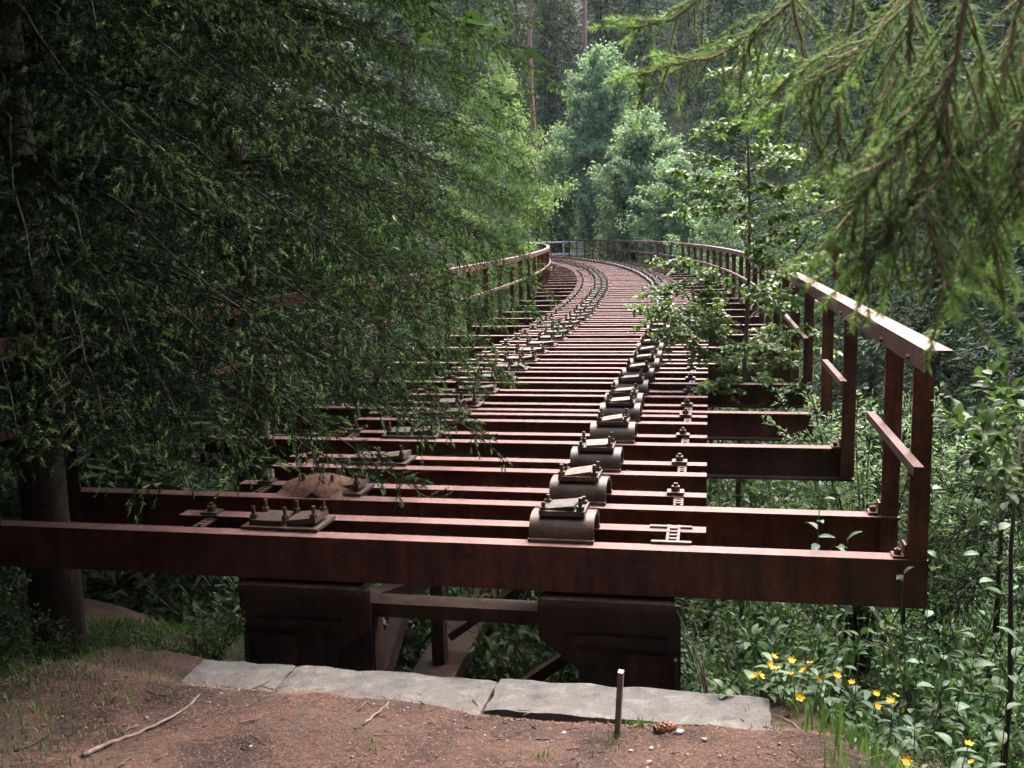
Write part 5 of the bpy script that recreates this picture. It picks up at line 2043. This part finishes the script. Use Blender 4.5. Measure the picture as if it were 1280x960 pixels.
D = np.stack([np.cos(an), np.sin(an), rng.normal(size=n) * 0.3], 1) * 0.011
W = np.stack([-np.sin(an), np.cos(an), rng.normal(size=n) * 0.3], 1) * 0.0018
tag(link('needles', tri_mesh('needle_drift_needles', np.stack([P - D - W, P - D + W, P + D], 1), np.arange(n * 3), M_LITTER), o), kind='stuff')

# dry leaf hanging from the right twigs
p_ = up_pt(1044, 300, 1.37)
dl = MB()
dl.tube([(0, 0, 0.02), (0.001, 0, -0.06)], 0.0008, 4)
for k, (zz, s_) in enumerate(((-0.004, .012), (-0.016, 0.009), (-0.032, 0.011), (-0.042, 0.008))):
    a = k * 2.0
    dl.add([(0, 0, zz), (s_ * math.cos(a), s_ * math.sin(a), zz - s_ * .6), (s_ * .3, s_ * .5, zz - s_ * 1.6), (-s_ * .5 * math.cos(a), s_ * .3, zz - s_ * .8)], [(0, 1, 2, 3)])
tag(link('dry_leaf', dl.mesh('dry_leaf', M_TWIGO), None, p_), 'shrivelled orange-brown leaf dangling from the hanging spruce twigs', 'leaf')


# shaded ground plants on the bank under the left spruces
x, y = scatter(9000, -6.5, -1.55, 4.4, 9.0, lambda x, y: (uofs(x, y) > 0.25))
blades(x, y, 0.11, 0.006, 'dim undergrowth on the bank below the left spruces', 'undergrowth', M_HERB, terr(x, y), 0.7)
for i, (x_, y_, sc_) in enumerate([(-2.5, 5.5, 0.42), (-3.3, 5.9, 0.5), (-4.0, 5.5, 0.6), (-2.2, 6.6, 0.5), (-3.9, 7.4, 0.6), (-4.8, 6.4, 0.7), (-1.8, 5.9, 0.45)]):
    plant_shrub(x_, y_, 1, 'low dim shrub on the bank under the left spruces', 'low shrubs under the left spruces', sc_)
# bits of twig and bark in the litter
sv_, sf_, n0 = [], [], 0
x, y = scatter(420, -2.6, 1.5, 3.2, 4.6, lambda x, y: uofs(x, y) < -0.24)
z = np.maximum(gz(x, y), np.where((uofs(x, y) > -0.34) & (x > -1.5), -0.505, -9))
for a, b, c in zip(x, y, z):
    an = rng.uniform(0, 6.283)
    L = 0.012 + 0.05 * rng.random() ** 2
    r_ = 0.0012 + 0.0022 * rng.random()
    dv = np.array([math.cos(an), math.sin(an), rng.normal() * 0.15])
    sd_ = np.array([-math.sin(an), math.cos(an), 0])
    o_ = np.array([a, b, c + 0.004])
    v = np.array([o_ - dv * L - sd_ * r_, o_ - dv * L + sd_ * r_, o_ - dv * L + np.array([0, 0, r_ * 2]), o_ + dv * L - sd_ * r_ * .6, o_ + dv * L + sd_ * r_ * .6, o_ + dv * L + np.array([0, 0, r_ * 1.3])])
    sv_.append(v)
    sf_.append(np.array([[0, 3, 5], [0, 5, 2], [1, 2, 5], [1, 5, 4], [0, 1, 4], [0, 4, 3], [0, 2, 1], [3, 4, 5]]) + n0)
    n0 += 6
tag(link('debris', tri_mesh('debris', np.concatenate(sv_), np.concatenate(sf_), M_DRY)), 'bits of twig and bark strewn over the needle litter', 'debris', kind='stuff')

# ------------------------------------------------------------------ thin haze in the valley air
hz = bpy.data.materials.new('haze_air')
hz.use_nodes = True
hn = hz.node_tree
for nd_ in list(hn.nodes):
    if nd_.type == 'BSDF_PRINCIPLED': hn.nodes.remove(nd_)
pv = hn.nodes.new('ShaderNodeVolumePrincipled')
pv.inputs['Color'].default_value = (0.86, 0.93, 0.95, 1)
pv.inputs['Density'].default_value = 0.00018
pv.inputs['Anisotropy'].default_value = 0.2
hn.links.new(pv.outputs[0], hn.nodes['Material Output'].inputs['Volume'])
zlo = float(GZ.min()) - 1.0
ztop = max((o.matrix_basis.translation.z + 26) for o in COL.objects if o.name.startswith('spruce_tree')) + 30
tag(link('haze', MB().box((0, 95, (zlo + ztop) / 2), (322, 332, ztop - zlo)).mesh('haze', hz)), kind='stuff')
